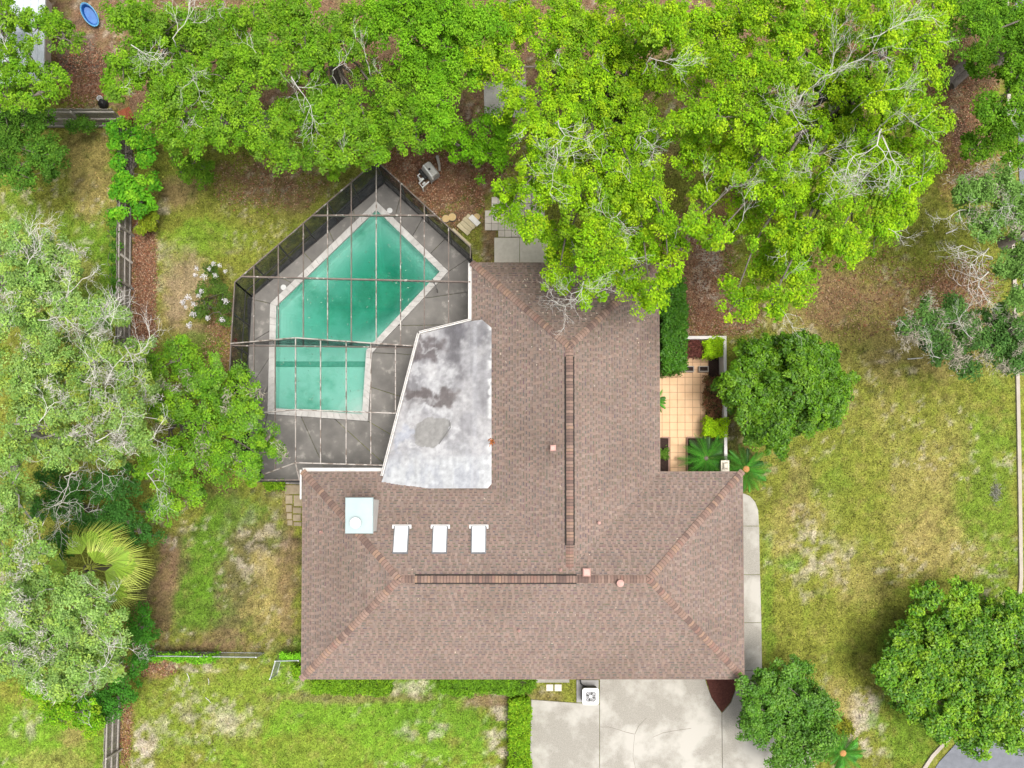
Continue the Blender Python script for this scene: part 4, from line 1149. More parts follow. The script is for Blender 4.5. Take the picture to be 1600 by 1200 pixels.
def tree(name, label, base, lobes, ztop, pal, cat='tree', L=.088, W=.056, dens=3.5, clump=.31, trunk_r=.22, fork=.35, twigs=.6, strokes=(), zvar=1.0, lm=None, bark=None, moss=0, group=None, flat=.75, full=False, zmap=None, mosscol=(.42, .38, .30)):
    b = U(*base, 0); t = empty(name, b, label, cat, group)
    zf = ztop * fork
    tr = MB(); bt = MB(); fk = Vector((b.x + random.uniform(-.3, .3), b.y + random.uniform(-.3, .3), zf))
    tr.tube([b + Vector((0, 0, -.1)), b.lerp(fk, .06), b.lerp(fk, .5) + Vector((random.uniform(-.1, .1), random.uniform(-.1, .1), 0)), fk], [trunk_r * 1.7, trunk_r * 1.15, trunk_r, trunk_r * .85], 9)
    Cs, Ns, Ks, Ls, Ws = [], [], [], [], []; centres = []
    for lb in lobes:
        px, py, rp = lb[:3]
        z = lb[3] if len(lb) > 3 else ztop - random.uniform(0, zvar)
        R = rp * SC(z) * 1.07; c = U(px, py, z - R * flat)
        cc_ = lobe_leaves(c, R, pal, L, W, dens, clump, flat, full)
        Cs.append(cc_[0]); Ns.append(cc_[1]); Ks.append(cc_[2]); Ls.append(cc_[3]); Ws.append(cc_[4])
        lp = limb(tr, fk, c - Vector((0, 0, R * .25)), trunk_r * .24, .016, 6, .22)
        if trunk_r > .12:
            for q_ in (lp[3], lp[4]):
                e_ = lobe_leaves(q_ + Vector((0, 0, .25)), random.uniform(.35, .5), pal, L, W, dens * .5, clump * .8, .6)
                Cs.append(e_[0]); Ns.append(e_[1]); Ks.append(e_[2]); Ls.append(e_[3]); Ws.append(e_[4])
        if ztop > 6:
            zl = z - 1.6 - random.random()
            e_ = lobe_leaves(U(px + random.uniform(-8, 8), py + random.uniform(-8, 8), zl - R * flat), R * .95, pal, L * 1.7, W * 1.7, dens * .30, clump * 1.1, flat)
            Cs.append(e_[0]); Ns.append(e_[1]); Ks.append(e_[2]); Ls.append(e_[3]); Ws.append(e_[4])
        for k in range(7):
            e = Vector(cc_[5][random.randrange(len(cc_[5]))]); limb(tr, c, e, .03, .01, 4, .04)
        nt_ = int(twigs * R * .75 + random.random())
        for k in range(nt_):
            e = Vector(cc_[5][random.randrange(len(cc_[5]))])
            if e.z < c.z + R * .2: continue
            o = (e - c); o.z *= .35
            bare(bt, e - o * .15 + Vector((0, 0, .12)), o.normalized() + Vector((random.gauss(0, .5), random.gauss(0, .5), .25)), random.uniform(.35, .8), .010, 2)
        centres.append((c, R))
    if bt.f: tag(bt.build('twigs', twig_white, t), kind='stuff')
    for st in strokes:
        bt = MB()
        z = (st[4] if len(st) > 4 else ztop + .25)
        p, q = U(st[0], st[1], z - 1.15), U(st[2], st[3], z - .4)
        d = q - p; bare(bt, p, d, d.length * .95, max(.012, .014 * d.length), 3 if d.length > 1.0 else 2, 3)
        limb(bt, p - Vector((0, 0, 1.2)) - d * .15, p, .02, max(.012, .014 * d.length), 4, .05)
        bt.build('bare_branch', twig_white, t)
    tr.build('trunk', bark or bark_dark, t, smooth=True)
    quads_np('crown', leaf_quads(np.concatenate(Cs), np.concatenate(Ns), np.concatenate(Ls), np.concatenate(Ws)), np.concatenate(Ks), lm or leafm, t)
    if moss:
        n = int(moss * len(lobes)); MC = []; MN = []
        for k in range(n):
            c, R = random.choice(centres); a_ = random.uniform(0, 6.28)
            o = np.array(c) + np.array([math.cos(a_) * R * .8, math.sin(a_) * R * .8, R * .55 * random.uniform(.3, 1.1)])
            dirv = unit(RNG.normal(size=(1, 3)) * [1, 1, .3])[0]
            s_ = RNG.uniform(-.45, .45, (110, 1))
            MC.append(o + dirv * s_ + RNG.normal(0, .11, (110, 3))); MN.append(RNG.normal(0, .6, (110, 3)) + [0, 0, .8])
        MC = np.concatenate(MC); MN = np.concatenate(MN)
        quads_np('moss', leaf_quads(MC, MN, RNG.uniform(.12, .26, len(MC)), RNG.uniform(.012, .03, len(MC)), .05), np.array([mosscol]) * RNG.uniform(.6, 1.25, (len(MC), 1)), moss_mat, t)
    return t

# ------------------------------------------------------------------ trees
tree('oak_tree', 'thin leaved tree over the pale roof in the top left corner', (50, 90), [(15, 30, 38), (60, 40, 30), (25, 105, 38), (75, 125, 32), (100, 60, 28), (50, 150, 34), (8, 150, 30)], 7.5, MIDC, dens=1.9, trunk_r=.16, twigs=.5)
tree('oak_tree', 'dark green tree at the left edge just below the plank fence', (10, 225), [(15, 205, 42), (58, 225, 38), (25, 265, 38), (75, 262, 28), (62, 185, 34), (95, 240, 18)], 5.0, DARKC, dens=3.0, trunk_r=.16, twigs=.4)
tree('shrub', 'small dark bush leaning on the upper left plank fence', (125, 196), [(125, 192, 14), (135, 200, 10), (112, 195, 9)], 1.7, DARKC, cat='shrub', trunk_r=.04, twigs=0, zvar=.3)
tree('oak_tree', 'wide green oak with light twigs at the upper left of the pool', (300, 120), [(192, 35, 36), (215, 105, 42), (190, 138, 22), (255, 50, 55), (330, 50, 58), (295, 140, 58), (370, 125, 58), (290, 215, 42), (345, 210, 44), (412, 205, 48), (425, 110, 44), (395, 45, 50), (450, 250, 26), (250, 180, 34)], 8.6, MIDC, trunk_r=.3, twigs=.9, strokes=[(270, 60, 300, 25), (205, 70, 225, 90), (300, 100, 320, 120), (340, 15, 352, -8), (455, 120, 470, 160)], zvar=1.6)
tree('oak_tree', 'mid green oak above the tip of the pool cage', (530, 130), [(480, 80, 48), (515, 175, 52), (500, 238, 34), (560, 215, 48), (605, 195, 45), (470, 190, 42), (545, 50, 48), (625, 140, 42), (645, 205, 34), (455, 20, 48), (540, 245, 22), (590, 240, 18)], 8.0, MIDC, trunk_r=.28, twigs=.9, strokes=[(470, 165, 455, 125), (572, 90, 565, 60), (520, 110, 540, 90)], zvar=1.8)
tree('oak_tree', 'dense green oak at the top left of centre', (690, 80), [(600, 30, 48), (660, 55, 54), (705, 25, 50), (725, 105, 46), (680, 150, 44), (645, 105, 34), (755, 40, 42), (690, 195, 36), (640, 10, 40)], 9.0, [(.16, .40, .014), (.22, .47, .016), (.11, .28, .014), (.26, .5, .025)], trunk_r=.28, twigs=.8, zvar=1.6)
tree('small_tree', 'small bright bush tree beside the old grill', (725, 225), [(720, 228, 30), (750, 240, 22), (700, 205, 28), (770, 200, 34), (775, 240, 26), (790, 215, 22)], 4.6, [(.17, .44, .012), (.23, .5, .015), (.12, .32, .012)], trunk_r=.1, twigs=.4)
tree('oak_tree', 'tall lime green oak reaching over the north end of the roof', (930, 210),
     [(770, 95, 42), (800, 35, 45), (870, 45, 58), (950, 55, 68), (1020, 40, 52), (900, 130, 62), (980, 140, 62), (850, 200, 50), (930, 215, 62), (1000, 225, 52), (835, 275, 38), (880, 300, 46), (950, 300, 56), (1010, 305, 42), (828, 345, 30), (885, 375, 40), (940, 395, 50), (990, 380, 42), (872, 432, 24), (925, 445, 32), (975, 440, 32), (1018, 462, 30), (1045, 420, 24), (1060, 125, 42), (795, 330, 20), (1060, 45, 48), (1055, 385, 18), (1040, 350, 24), (800, 160, 32), (790, 300, 22)],
     10.5, LIMEC, trunk_r=.38, twigs=.8, dens=3.3, zvar=3.0, strokes=[(872, 190, 880, 240), (870, 230, 845, 265), (1015, 90, 1035, 105), (885, 250, 895, 225), (912, 440, 905, 480), (915, 450, 945, 470), (905, 455, 880, 478), (960, 345, 985, 350), (970, 330, 960, 360), (1005, 215, 1025, 230), (960, 395, 975, 410), (1000, 210, 1010, 195), (855, 225, 840, 235)])
tree('oak_tree', 'largest lime green oak with bare white branches at the upper right', (1275, 210),
     [(1115, 55, 48), (1160, 25, 48), (1230, 35, 58), (1300, 35, 58), (1370, 45, 58), (1430, 60, 48), (1440, 130, 46), (1448, 200, 36), (1430, 258, 42), (1380, 150, 56), (1310, 130, 56), (1230, 115, 58), (1160, 115, 52), (1120, 180, 46), (1190, 200, 52), (1270, 215, 58), (1350, 225, 58), (1390, 285, 44), (1300, 300, 52), (1220, 290, 52), (1140, 265, 46), (1165, 340, 38), (1240, 370, 46), (1310, 370, 44), (1370, 355, 40), (1190, 420, 40), (1250, 435, 38), (1148, 470, 34), (1205, 475, 26), (1405, 330, 30), (1330, 400, 26), (1080, 240, 40), (1072, 180, 36), (1100, 310, 26), (1460, 20, 34), (1120, 365, 24), (1085, 345, 20), (1110, 110, 30), (1065, 90, 26)],
     11.0, LIMEC, trunk_r=.45, twigs=.9, dens=3.3, zvar=3.2,
     strokes=[(1262, 140, 1300, 112), (1285, 120, 1330, 95), (1330, 98, 1385, 85), (1300, 108, 1285, 62), (1290, 115, 1278, 85), (1260, 140, 1243, 165), (1245, 165, 1240, 195), (1355, 60, 1418, 32), (1360, 145, 1408, 112), (1392, 182, 1425, 165), (1405, 175, 1420, 205), (1375, 205, 1340, 258), (1375, 208, 1402, 195), (1380, 215, 1412, 272), (1345, 250, 1355, 275), (1265, 238, 1312, 236), (1298, 262, 1318, 290), (1270, 270, 1262, 290), (1320, 65, 1332, 45), (1140, 290, 1150, 310), (1230, 430, 1245, 415), (1160, 345, 1170, 320), (1290, 300, 1310, 320), (1440, 280, 1450, 262)])
tree('oak_tree', 'shaded green tree at the top right corner above the kerb', (1560, 90), [(1520, 50, 40), (1562, 25, 42), (1592, 85, 40), (1535, 95, 30), (1505, 15, 36), (1600, 20, 36), (1548, 180, 34), (1528, 232, 28), (1592, 195, 28), (1570, 210, 24), (1598, 140, 26), (1588, 165, 18), (1592, 245, 22), (1580, 110, 20)], 7.0, [(.11, .28, .016), (.15, .34, .018), (.075, .19, .015), (.22, .44, .02)], trunk_r=.25, twigs=.4, zvar=2.5)
tree('oak_tree', 'grey green tree with bare twigs at the right edge beside the kerb', (1570, 380), [(1520, 308, 34), (1558, 300, 38), (1592, 335, 40), (1538, 350, 30), (1600, 400, 34), (1575, 420, 26), (1595, 458, 32), (1500, 295, 18)], 7.0, [(.17, .33, .06), (.22, .40, .09), (.12, .24, .045)], trunk_r=.22, twigs=.9, strokes=[(1545, 388, 1515, 398), (1550, 402, 1510, 412), (1545, 425, 1505, 436), (1585, 322, 1575, 305), (1510, 328, 1485, 334)], moss=1.5)
tree('oak_tree', 'dark moss draped tree at the right edge of the lawn', (1545, 540), [(1440, 498, 30), (1478, 490, 30), (1472, 548, 24), (1540, 535, 34), (1580, 560, 34), (1560, 500, 26), (1592, 520, 28), (1512, 575, 18), (1510, 520, 22), (1415, 515, 16), (1455, 520, 22)], 6.5, [(.085, .20, .04), (.11, .25, .055), (.06, .15, .03), (.15, .29, .06)], trunk_r=.2, twigs=.3, moss=2.6, dens=3.2, strokes=[(1520, 530, 1500, 500), (1470, 560, 1445, 562)])
tree('round_tree', 'round glossy green tree on the lawn beside the courtyard wall', (1222, 615), [(1225, 610, 62, 5.0)] + [(1225 + 66 * math.cos(k * .7854 + .2), 610 + 58 * math.sin(k * .7854 + .2), (38, 30, 34, 28)[k % 4], (4.4, 3.9, 4.6, 4.1)[k % 4]) for k in range(8)] + [(1150, 590, 22, 3.2), (1290, 560, 24, 3.6), (1180, 670, 26, 3.4), (1310, 595, 20, 3.6), (1245, 540, 22, 3.8), (1200, 545, 20, 3.6), (1290, 655, 20, 3.6), (1145, 625, 18, 3.0), (1270, 545, 18, 3.6), (1332, 588, 11, 3.4), (1122, 602, 11, 2.6), (1212, 704, 15, 3.0), (1162, 545, 13, 3.2), (1305, 640, 13, 3.2)], 5.0, GLOSC, L=.135, W=.06, dens=4.2, clump=.26, trunk_r=.14, twigs=0, lm=leaf_gloss, full=False)
tree('magnolia_tree', 'broad glossy tree over the road kerb at the lower right', (1500, 1040), [(1500, 1000, 56), (1442, 990, 44), (1560, 980, 52), (1590, 1040, 48), (1530, 1070, 52), (1440, 1055, 42), (1492, 1105, 34), (1570, 1115, 42), (1540, 1145, 22), (1442, 932, 26), (1500, 938, 32), (1398, 1040, 24), (1588, 945, 26), (1470, 1030, 36), (1410, 1085, 24), (1388, 1050, 24), (1400, 1010, 22), (1465, 1130, 26), (1520, 1155, 28), (1585, 1150, 30), (1430, 1100, 26)], 3.0, MAGC, L=.14, W=.075, dens=4.2, trunk_r=.2, twigs=.2, lm=leaf_gloss, zvar=.5)
tree('round_tree', 'bushy green tree beside the driveway at the bottom', (1225, 1120), [(1200, 1090, 40), (1240, 1078, 42), (1188, 1135, 34), (1240, 1135, 48), (1278, 1108, 30), (1268, 1155, 32), (1200, 1055, 20), (1232, 1048, 20), (1235, 1185, 38), (1288, 1148, 20), (1172, 1108, 18), (1160, 1070, 12)], 3.7, [(.085, .235, .016), (.12, .29, .02), (.055, .165, .012), (.17, .35, .035)], L=.12, W=.06, dens=4.2, trunk_r=.14, twigs=.1, lm=leaf_gloss)
tree('oak_tree', 'pale grey green oak at the left edge in the middle', (35, 460), [(25, 375, 36), (75, 395, 36), (40, 435, 42), (100, 445, 34), (15, 495, 38), (120, 490, 28), (70, 515, 36), (165, 478, 22), (190, 495, 14), (150, 505, 22), (110, 410, 22)], 9.0, PALEC, dens=3.3, trunk_r=.3, twigs=.5, bark=bark_pale, strokes=[(40, 420, 45, 370), (40, 380, 58, 345), (30, 500, 25, 470), (100, 470, 125, 435), (140, 485, 190, 490), (60, 500, 95, 495), (30, 470, 10, 500), (130, 480, 160, 475), (60, 380, 40, 365)], moss=1.0, mosscol=(.55, .53, .46))
tree('oak_tree', 'wide pale oak with many bare white branches on the left', (95, 690), [(30, 575, 46), (90, 568, 46), (150, 558, 42), (200, 578, 36), (60, 635, 46), (130, 635, 46), (198, 645, 40), (28, 695, 40), (100, 705, 34), (168, 705, 34), (18, 765, 36), (25, 830, 38), (60, 868, 26), (228, 600, 32), (220, 690, 28), (215, 548, 24), (15, 880, 26)], 9.0, PALEC + [(.16, .26, .05), (.30, .36, .04)], dens=3.2, trunk_r=.32, twigs=.5, bark=bark_pale, zvar=2.0, strokes=[(120, 590, 165, 600), (165, 600, 195, 585), (210, 555, 240, 540), (195, 540, 230, 565), (160, 640, 165, 610), (60, 660, 85, 635), (150, 690, 190, 670), (190, 690, 240, 690), (110, 740, 75, 800, 6.5), (100, 745, 120, 720, 6.5), (85, 790, 110, 770, 6.5), (230, 740, 240, 790), (150, 720, 155, 750)], moss=1.2, mosscol=(.55, .53, .46))
tree('oak_tree', 'fresh green tree overhanging the left side of the pool cage', (320, 660), [(282, 560, 32), (330, 590, 38), (380, 600, 32), (258, 635, 36), (320, 655, 46), (388, 648, 38), (415, 690, 22), (280, 715, 38), (350, 725, 38), (392, 725, 26), (240, 740, 26), (260, 790, 26), (298, 765, 26), (235, 565, 26), (430, 705, 12)], 6.5, [(.15, .36, .022), (.22, .45, .03), (.10, .26, .02), (.29, .50, .025), (.18, .33, .06)], dens=3.0, trunk_r=.2, twigs=.5, zvar=1.6, moss=.6)
tree('shrub', 'dark understory shrubs below the bare branches on the left', (150, 800), [(120, 790, 42), (180, 765, 42), (220, 835, 30), (160, 825, 38), (92, 850, 32), (100, 755, 38), (60, 785, 28), (235, 800, 20), (190, 805, 30)], 3.4, [(.06, .19, .03), (.09, .25, .04), (.045, .14, .025)], cat='shrub', dens=3.2, trunk_r=.08, twigs=0, zvar=.8)
tree('oak_tree', 'pale mossy oak in the lower left corner', (95, 985), [(60, 915, 44), (128, 930, 44), (168, 962, 30), (38, 980, 46), (108, 990, 50), (160, 1010, 36), (58, 1040, 42), (128, 1048, 40), (15, 1030, 34), (165, 1045, 24), (15, 940, 30), (90, 1075, 24)], 8.0, PALEC, dens=3.3, trunk_r=.26, twigs=.5, bark=bark_pale, moss=1.6, mosscol=(.62, .60, .52), zvar=1.4, strokes=[(60, 925, 40, 930), (150, 930, 165, 910), (85, 1020, 75, 1045), (130, 1045, 165, 1055), (170, 1010, 190, 1030), (60, 990, 40, 970)])
tree('shrub', 'deep green shrubs beside the chain fence in the lower left', (190, 1040), [(215, 985, 26), (210, 1030, 26), (195, 1075, 28), (225, 960, 14), (160, 1095, 30), (232, 1000, 12), (175, 1110, 22)], 2.6, [(.07, .26, .025), (.10, .33, .03), (.05, .18, .02)], cat='shrub', dens=3.2, trunk_r=.06, twigs=0, zvar=.6)
tree('shrub', 'bright yellow green shrub below the pale mossy oak', (110, 1100), [(100, 1090, 38), (60, 1085, 28), (135, 1115, 28), (90, 1120, 22), (150, 1135, 16)], 3.2, [(.19, .45, .018), (.26, .53, .02), (.13, .33, .016), (.38, .54, .03)], cat='shrub', dens=3.2, trunk_r=.06, twigs=.1, zvar=.6)
tree('vine_hedge', 'bright vine covered hedge over the upper left fence corner', (212, 260), [(186, 200, 16), (222, 215, 24), (186, 250, 14), (205, 292, 26), (222, 315, 22), (185, 330, 12), (235, 248, 18), (192, 278, 14), (240, 285, 12), (180, 225, 10), (180, 300, 10)], 2.3, [(.10, .36, .018), (.16, .46, .02), (.07, .25, .016), (.28, .55, .03)], cat='hedge', dens=3.4, trunk_r=.05, twigs=.1, zvar=.5, L=.13, W=.085)
tree('vine', 'strip of green vine climbing the left plank fence', (184, 400), [(180, 345 + k * 19, 7 - (k % 2)) for k in range(8)] , 1.5, [(.09, .24, .02), (.13, .3, .025), (.06, .17, .02)], cat='vine', dens=4, trunk_r=.02, twigs=0, zvar=.2, clump=.2)
tree('shrub', 'yellow green shrub at the foot of the left fence hedge', (228, 348), [(224, 342, 14), (236, 350, 10), (220, 357, 8), (240, 338, 7)], 1.3, [(.26, .34, .02), (.2, .3, .02), (.32, .36, .03)], cat='shrub', dens=3, trunk_r=.03, twigs=.1, zvar=.2, clump=.25)
tree('shrub', 'bright green bush under the oak above the left lawn', (305, 268), [(302, 262, 24), (315, 280, 16), (290, 275, 14), (322, 262, 14), (270, 245, 14)], 2.4, [(.12, .26, .015), (.16, .31, .02), (.08, .19, .015)], cat='shrub', dens=3.2, trunk_r=.05, twigs=.1, zvar=.4)
cm = tree('crape_myrtle', 'white flowering shrub on the bare soil left of the cage', (328, 470), [(340, 450, 18), (325, 480, 16), (348, 480, 16), (318, 455, 12), (335, 425, 12), (350, 455, 12), (310, 490, 10), (350, 500, 8)], 2.3, [(.09, .17, .025), (.12, .21, .03), (.06, .12, .02)], cat='shrub', dens=2.0, trunk_r=.04, twigs=.2, zvar=.5, clump=.28)
blm = leaf_material('petal', .2, .6, .3)
bc = RNG.normal(0, .075, (60, 3)); bq = leaf_quads(bc, RNG.normal(0, .7, (60, 3)) + [0, 0, 1], .07, .06)
bo = quads_np('blossom', bq, np.array([(.82, .79, .80)]) * RNG.uniform(.85, 1.08, (60, 1)), blm)
spots = [(333, 412), (343, 415), (352, 424), (307, 419), (318, 432), (314, 455), (294, 465), (286, 472), (302, 475), (301, 491), (324, 497), (347, 500), (296, 508), (336, 430), (310, 462), (290, 480), (305, 430), (327, 420), (352, 470)]
for k, (px, py) in enumerate(spots):
    o = bo if k == 0 else bo.copy()
    if k: COL.objects.link(o)
    o.parent = cm; v = U(px, py, 2.3) - origin_of(cm); o.location = v; o.rotation_euler = (0, 0, k * 1.3); o.scale = [random.uniform(.45, .85)] * 3

# ------------------------------------------------------------------ clipped hedges and small shrubs
def hedge(name, label, quad, h, pal, L=.085, W=.06, n=5200, lm=None, group=None, cat='hedge', round_=.12, zoff=0.0):
    """box-shaped clipped mass: leaf faces through its skin around a twiggy core"""
    q = [U(x, y, h) for x, y in quad]; cx_ = sum((v for v in q), Vector()) / 4
    t = empty(name, (cx_.x, cx_.y, 0), label, cat, group)
    mb = MB(); core = ring([(v.x, v.y) for v in q], .14); mb.prism(core, 0, h - .14); mb.build('twig_core', material('hedge_core', (.03, .04, .012), (.05, .05, .02), 15, .95), t)
    uu = RNG.random(n); vv = RNG.random(n); dep = RNG.random(n) ** 2 * .22
    top = RNG.random(n) < .7
    Q = np.array([[v.x, v.y] for v in q])
    s_ = RNG.integers(0, 4, n)
    ee = Q[s_] * (1 - uu[:, None]) + Q[(s_ + 1) % 4] * uu[:, None]
    pin = (Q[0] * (1 - uu[:, None]) + Q[1] * uu[:, None]) * (1 - vv[:, None]) + (Q[3] * (1 - uu[:, None]) + Q[2] * uu[:, None]) * vv[:, None]
    ctr = Q.mean(0)
    XY = np.where(top[:, None], pin, ee + unit(np.column_stack([ctr - ee, np.zeros(n)]))[:, :2] * dep[:, None])
    lump = (fbm(XY[:, 0], XY[:, 1], 3.2, 3, 31) - .5) * .5
    Z = np.where(top, h - dep + lump, RNG.random(n) ** .7 * h)
    XY = XY + RNG.normal(0, .05, XY.shape) + np.stack([fbm(XY[:, 0], XY[:, 1], 2.6, 2, 35) - .5, fbm(XY[:, 0], XY[:, 1], 2.6, 2, 36) - .5], 1) * .34
    Nn = RNG.normal(0, .55, (n, 3)) + np.column_stack([np.where(top[:, None], 0, unit(np.column_stack([XY - ctr, np.zeros(n)]))[:, :2]), np.where(top, 1.0, .4)])
    pal = np.array(pal); base = pal[(fbm(XY[:, 0], XY[:, 1], 4, 2, 33) * 1.8 * len(pal)).astype(int) % len(pal)]
    col = (base * .5 + pal[RNG.integers(0, len(pal), n)] * .5) * RNG.uniform(.75, 1.25, (n, 1))
    quads_np('foliage', leaf_quads(np.column_stack([XY, Z]), Nn, L * RNG.uniform(.7, 1.3, n), W * RNG.uniform(.7, 1.3, n)), col, lm or leafm, t)
    return t
HG = [(.20, .42, .018), (.27, .50, .022), (.13, .29, .016), (.36, .55, .03)]
hedge('clipped_hedge', 'tall green hedge against the roof edge above the courtyard', [(1035, 432), (1071, 436), (1072, 578), (1037, 578)], 1.9, [(0.085, 0.255, 0.019), (0.128, 0.323, 0.026), (0.06, 0.187, 0.016)], n=15000, lm=leaf_gloss)
hedge('clipped_hedge', 'low hedge along the south wall near the left house corner', [(487, 1060), (612, 1060), (612, 1084), (487, 1086)], .8, [(0.195, 0.384, 0.024), (0.27, 0.48, 0.024), (0.135, 0.272, 0.022)], n=9000)
hedge('clipped_hedge', 'low hedge along the south wall nearer the driveway', [(690, 1060), (832, 1060), (832, 1083), (690, 1085)], .8, [(0.165, 0.352, 0.024), (0.225, 0.448, 0.024), (0.12, 0.256, 0.022)], n=10000)
hedge('clipped_hedge', 'bright hedge strip along the left edge of the driveway', [(797, 1093), (829, 1093), (826, 1250), (793, 1250)], .7, HG, n=15000)
hedge('clipped_hedge', 'lime green clipped shrub in the courtyard corner', [(1101, 531), (1127, 528), (1131, 555), (1104, 559)], .95, [(0.425, 0.69, 0.018), (0.5, 0.75, 0.022), (0.325, 0.57, 0.018)], n=3000, L=.07, W=.05, cat='shrub')
hedge('clipped_hedge', 'lime green clipped shrub above the sago palm in the courtyard', [(1103, 656), (1138, 658), (1136, 681), (1104, 680)], 1.0, [(0.45, 0.705, 0.018), (0.525, 0.765, 0.022), (0.35, 0.6, 0.018)], n=3200, L=.07, W=.05, cat='shrub')
hedge('clipped_hedge', 'maroon leaved shrub beside the lime shrub in the courtyard corner', [(1072, 531), (1096, 531), (1098, 558), (1072, 558)], .7, [(0.24, 0.083, 0.068), (0.3, 0.12, 0.09), (0.165, 0.06, 0.053)], n=1800, L=.11, W=.035, cat='shrub')
hedge('clipped_hedge', 'reddish brown shrub row along the right courtyard wall', [(1103, 588), (1130, 584), (1131, 654), (1102, 652)], .6, [(0.33, 0.15, 0.083), (0.405, 0.195, 0.105), (0.225, 0.105, 0.06), (0.18, 0.18, 0.06)], n=2600, L=.12, W=.04, cat='shrub')
hedge('clipped_hedge', 'small green shrub in the narrow bed beside the courtyard walk', [(1032, 702), (1043, 702), (1043, 716), (1032, 716)], .4, [(.12, .26, .03), (.16, .3, .04)], n=500, L=.09, W=.05, cat='shrub')
hedge('vine_strip', 'bright vine growing along the chain link fence', [(228, 1023), (335, 1024), (335, 1032), (228, 1033)], 1.1, [(0.21, 0.512, 0.026), (0.27, 0.576, 0.033), (0.15, 0.4, 0.026)], n=3600, cat='vine')
hedge('vine_strip', 'green vine patch over the chain link gate by the house', [(438, 1022), (470, 1022), (470, 1031), (438, 1032)], 1.1, [(0.21, 0.544, 0.026), (0.27, 0.608, 0.033)], n=1000, cat='vine')
hedge('shrub', 'small green shrub at the lower left house corner', [(456, 1040), (472, 1040), (472, 1062), (458, 1060)], .7, HG, n=900, cat='shrub')
hedge('shrub', 'low green weeds beside the cage corner and stepping path', [(412, 752), (440, 752), (440, 764), (412, 764)], .3, HG, n=600, cat='shrub')
hedge('shrub', 'yellow green shrub behind the bottom sago palm', [(1296, 1122), (1326, 1130), (1334, 1152), (1310, 1150)], .5, [(.30, .32, .03), (.36, .36, .04), (.2, .26, .03)], n=900, cat='shrub')

# ------------------------------------------------------------------ sago palms and fan palm
def sago_frond_mesh(L, mat, tone=1.0):
    mb = MB()
    f = lambda s: Vector((L * s * (1 - .12 * s), 0, L * (.42 * s - .62 * s * s)))
    mb.tube([f(s) for s in (0, .25, .5, .75, 1)], [.014, .012, .01, .007, .003], 4, (.16, .26, .05))
    for k in range(26):
        s = .12 + .88 * k / 25; p = f(s); ln = L * .17 * math.sin(math.pi * min(1, .12 + s * .86)) ** .6
        for sd in (-1, 1):
            d = Vector((.62, sd * .78, .10)).normalized(); q = p + d * ln; w = Vector((.011, 0, .004))
            g = tone * random.uniform(.75, 1.25); mb.poly([p - w, p + w, q + w * .35, q - w * .35 + Vector((0, 0, -.02))], (.06 * g, .24 * g, .022 * g))
    return mb.mesh('frond', mat)
sago_leaf = leaf_material('sago_leaf', .5, .35, .2)
def sago(label, px, py, z, L, n, heart=True):
    b = U(px, py, z); t = empty('sago_palm', (b.x, b.y, 0), label, 'palm', 'sago palms around the house')
    protos = [sago_frond_mesh(L * k, sago_leaf, tn) for k, tn in ((.85, 1.5), (1.0, .9), (1.1, 1.2), (.95, .6), (1.05, 1.8))]
    mb = MB(); mb.lathe((b.x, b.y, 0), [(.16, -.05), (.17, z * .5), (.14, z), (.08, z + .06)], 12); mb.build('trunk', bark_dark, t)
    for k in range(n):
        o = link('frond', random.choice(protos), t, (0, 0, z)); ring_ = k % 3
        o.rotation_euler = (random.uniform(-.15, .15), (-.35, -.12, .12)[ring_] + random.uniform(-.06, .06), k * 2.39996 + random.uniform(-.1, .1))
    if heart:
        mb = MB(); mb.lathe((b.x, b.y, z), [(.16, -.02), (.17, .05), (.13, .13), (.05, .17)], 14); h_ = mb.build('seed_head', material('orange_cone', (.52, .27, .10), (.42, .2, .07), 30, .9, .5, 60), t)
sago('large sago palm in the courtyard bed beside the tiled walk', 1103, 716, .8, 1.22, 34, False)
sago('sago palm with orange heart beside the pillar and roof corner', 1165, 733, .7, 1.15, 34)
sago('sago palm with orange heart at the bottom beside the bushy tree', 1316, 1176, .6, 1.0, 30)
sago('sago palm half hidden under the eave of the courtyard', 1024, 627, .6, .62, 16, False)
def fan_mesh(mat, pet, fan):
    mb = MB()
    mb.tube([(0, 0, 0), (pet * .5, 0, pet * .16), (pet, 0, pet * .18)], [.03, .022, .016], 5, (.30, .34, .06))
    o = Vector((pet, 0, pet * .18))
    for k in range(26):
        a_ = math.radians(-58 + 116 * k / 25); ln = fan * 1.2 * (.62 + .38 * math.cos(a_ * 1.2)) * random.uniform(.85, 1.08)
        d = Vector((math.cos(a_), math.sin(a_), .06)); s_ = Vector((-math.sin(a_), math.cos(a_), 0)) * .021
        g = random.uniform(.7, 1.35); c1 = (.34 * g, .52 * g, .06 * g); c2 = (.52 * g, .60 * g, .12 * g)
        m_ = o + d * ln * .6 + Vector((0, 0, .02)); e = o + d * ln + Vector((.05, 0, -.32 * ln))
        i0 = len(mb.v)
        mb.poly([o, m_ - s_, m_ + Vector((0, 0, .025)), m_ + s_], c1)
        mb.poly([m_ - s_, e - s_ * .15, e + s_ * .15, m_ + s_], c2)
    return mb.mesh('frond', mat)
pz = 4.3; pb = U(138, 888, pz)
fp_ = empty('fan_palm', (pb.x, pb.y, 0), 'yellow green fan palm between the dark shrubs and mossy oak', 'palm')
mb = MB(); mb.tube([(pb.x, pb.y, -.1), (pb.x + .05, pb.y, pz * .5), (pb.x, pb.y, pz + .1)], [.2, .17, .16], 10); mb.build('trunk', bark_dark, fp_)
fms = [fan_mesh(leaf_material('fan_leaf', .35, .5, .3), p, f) for p, f in ((.85, 1.15), (.6, 1.05), (1.0, 1.1))]
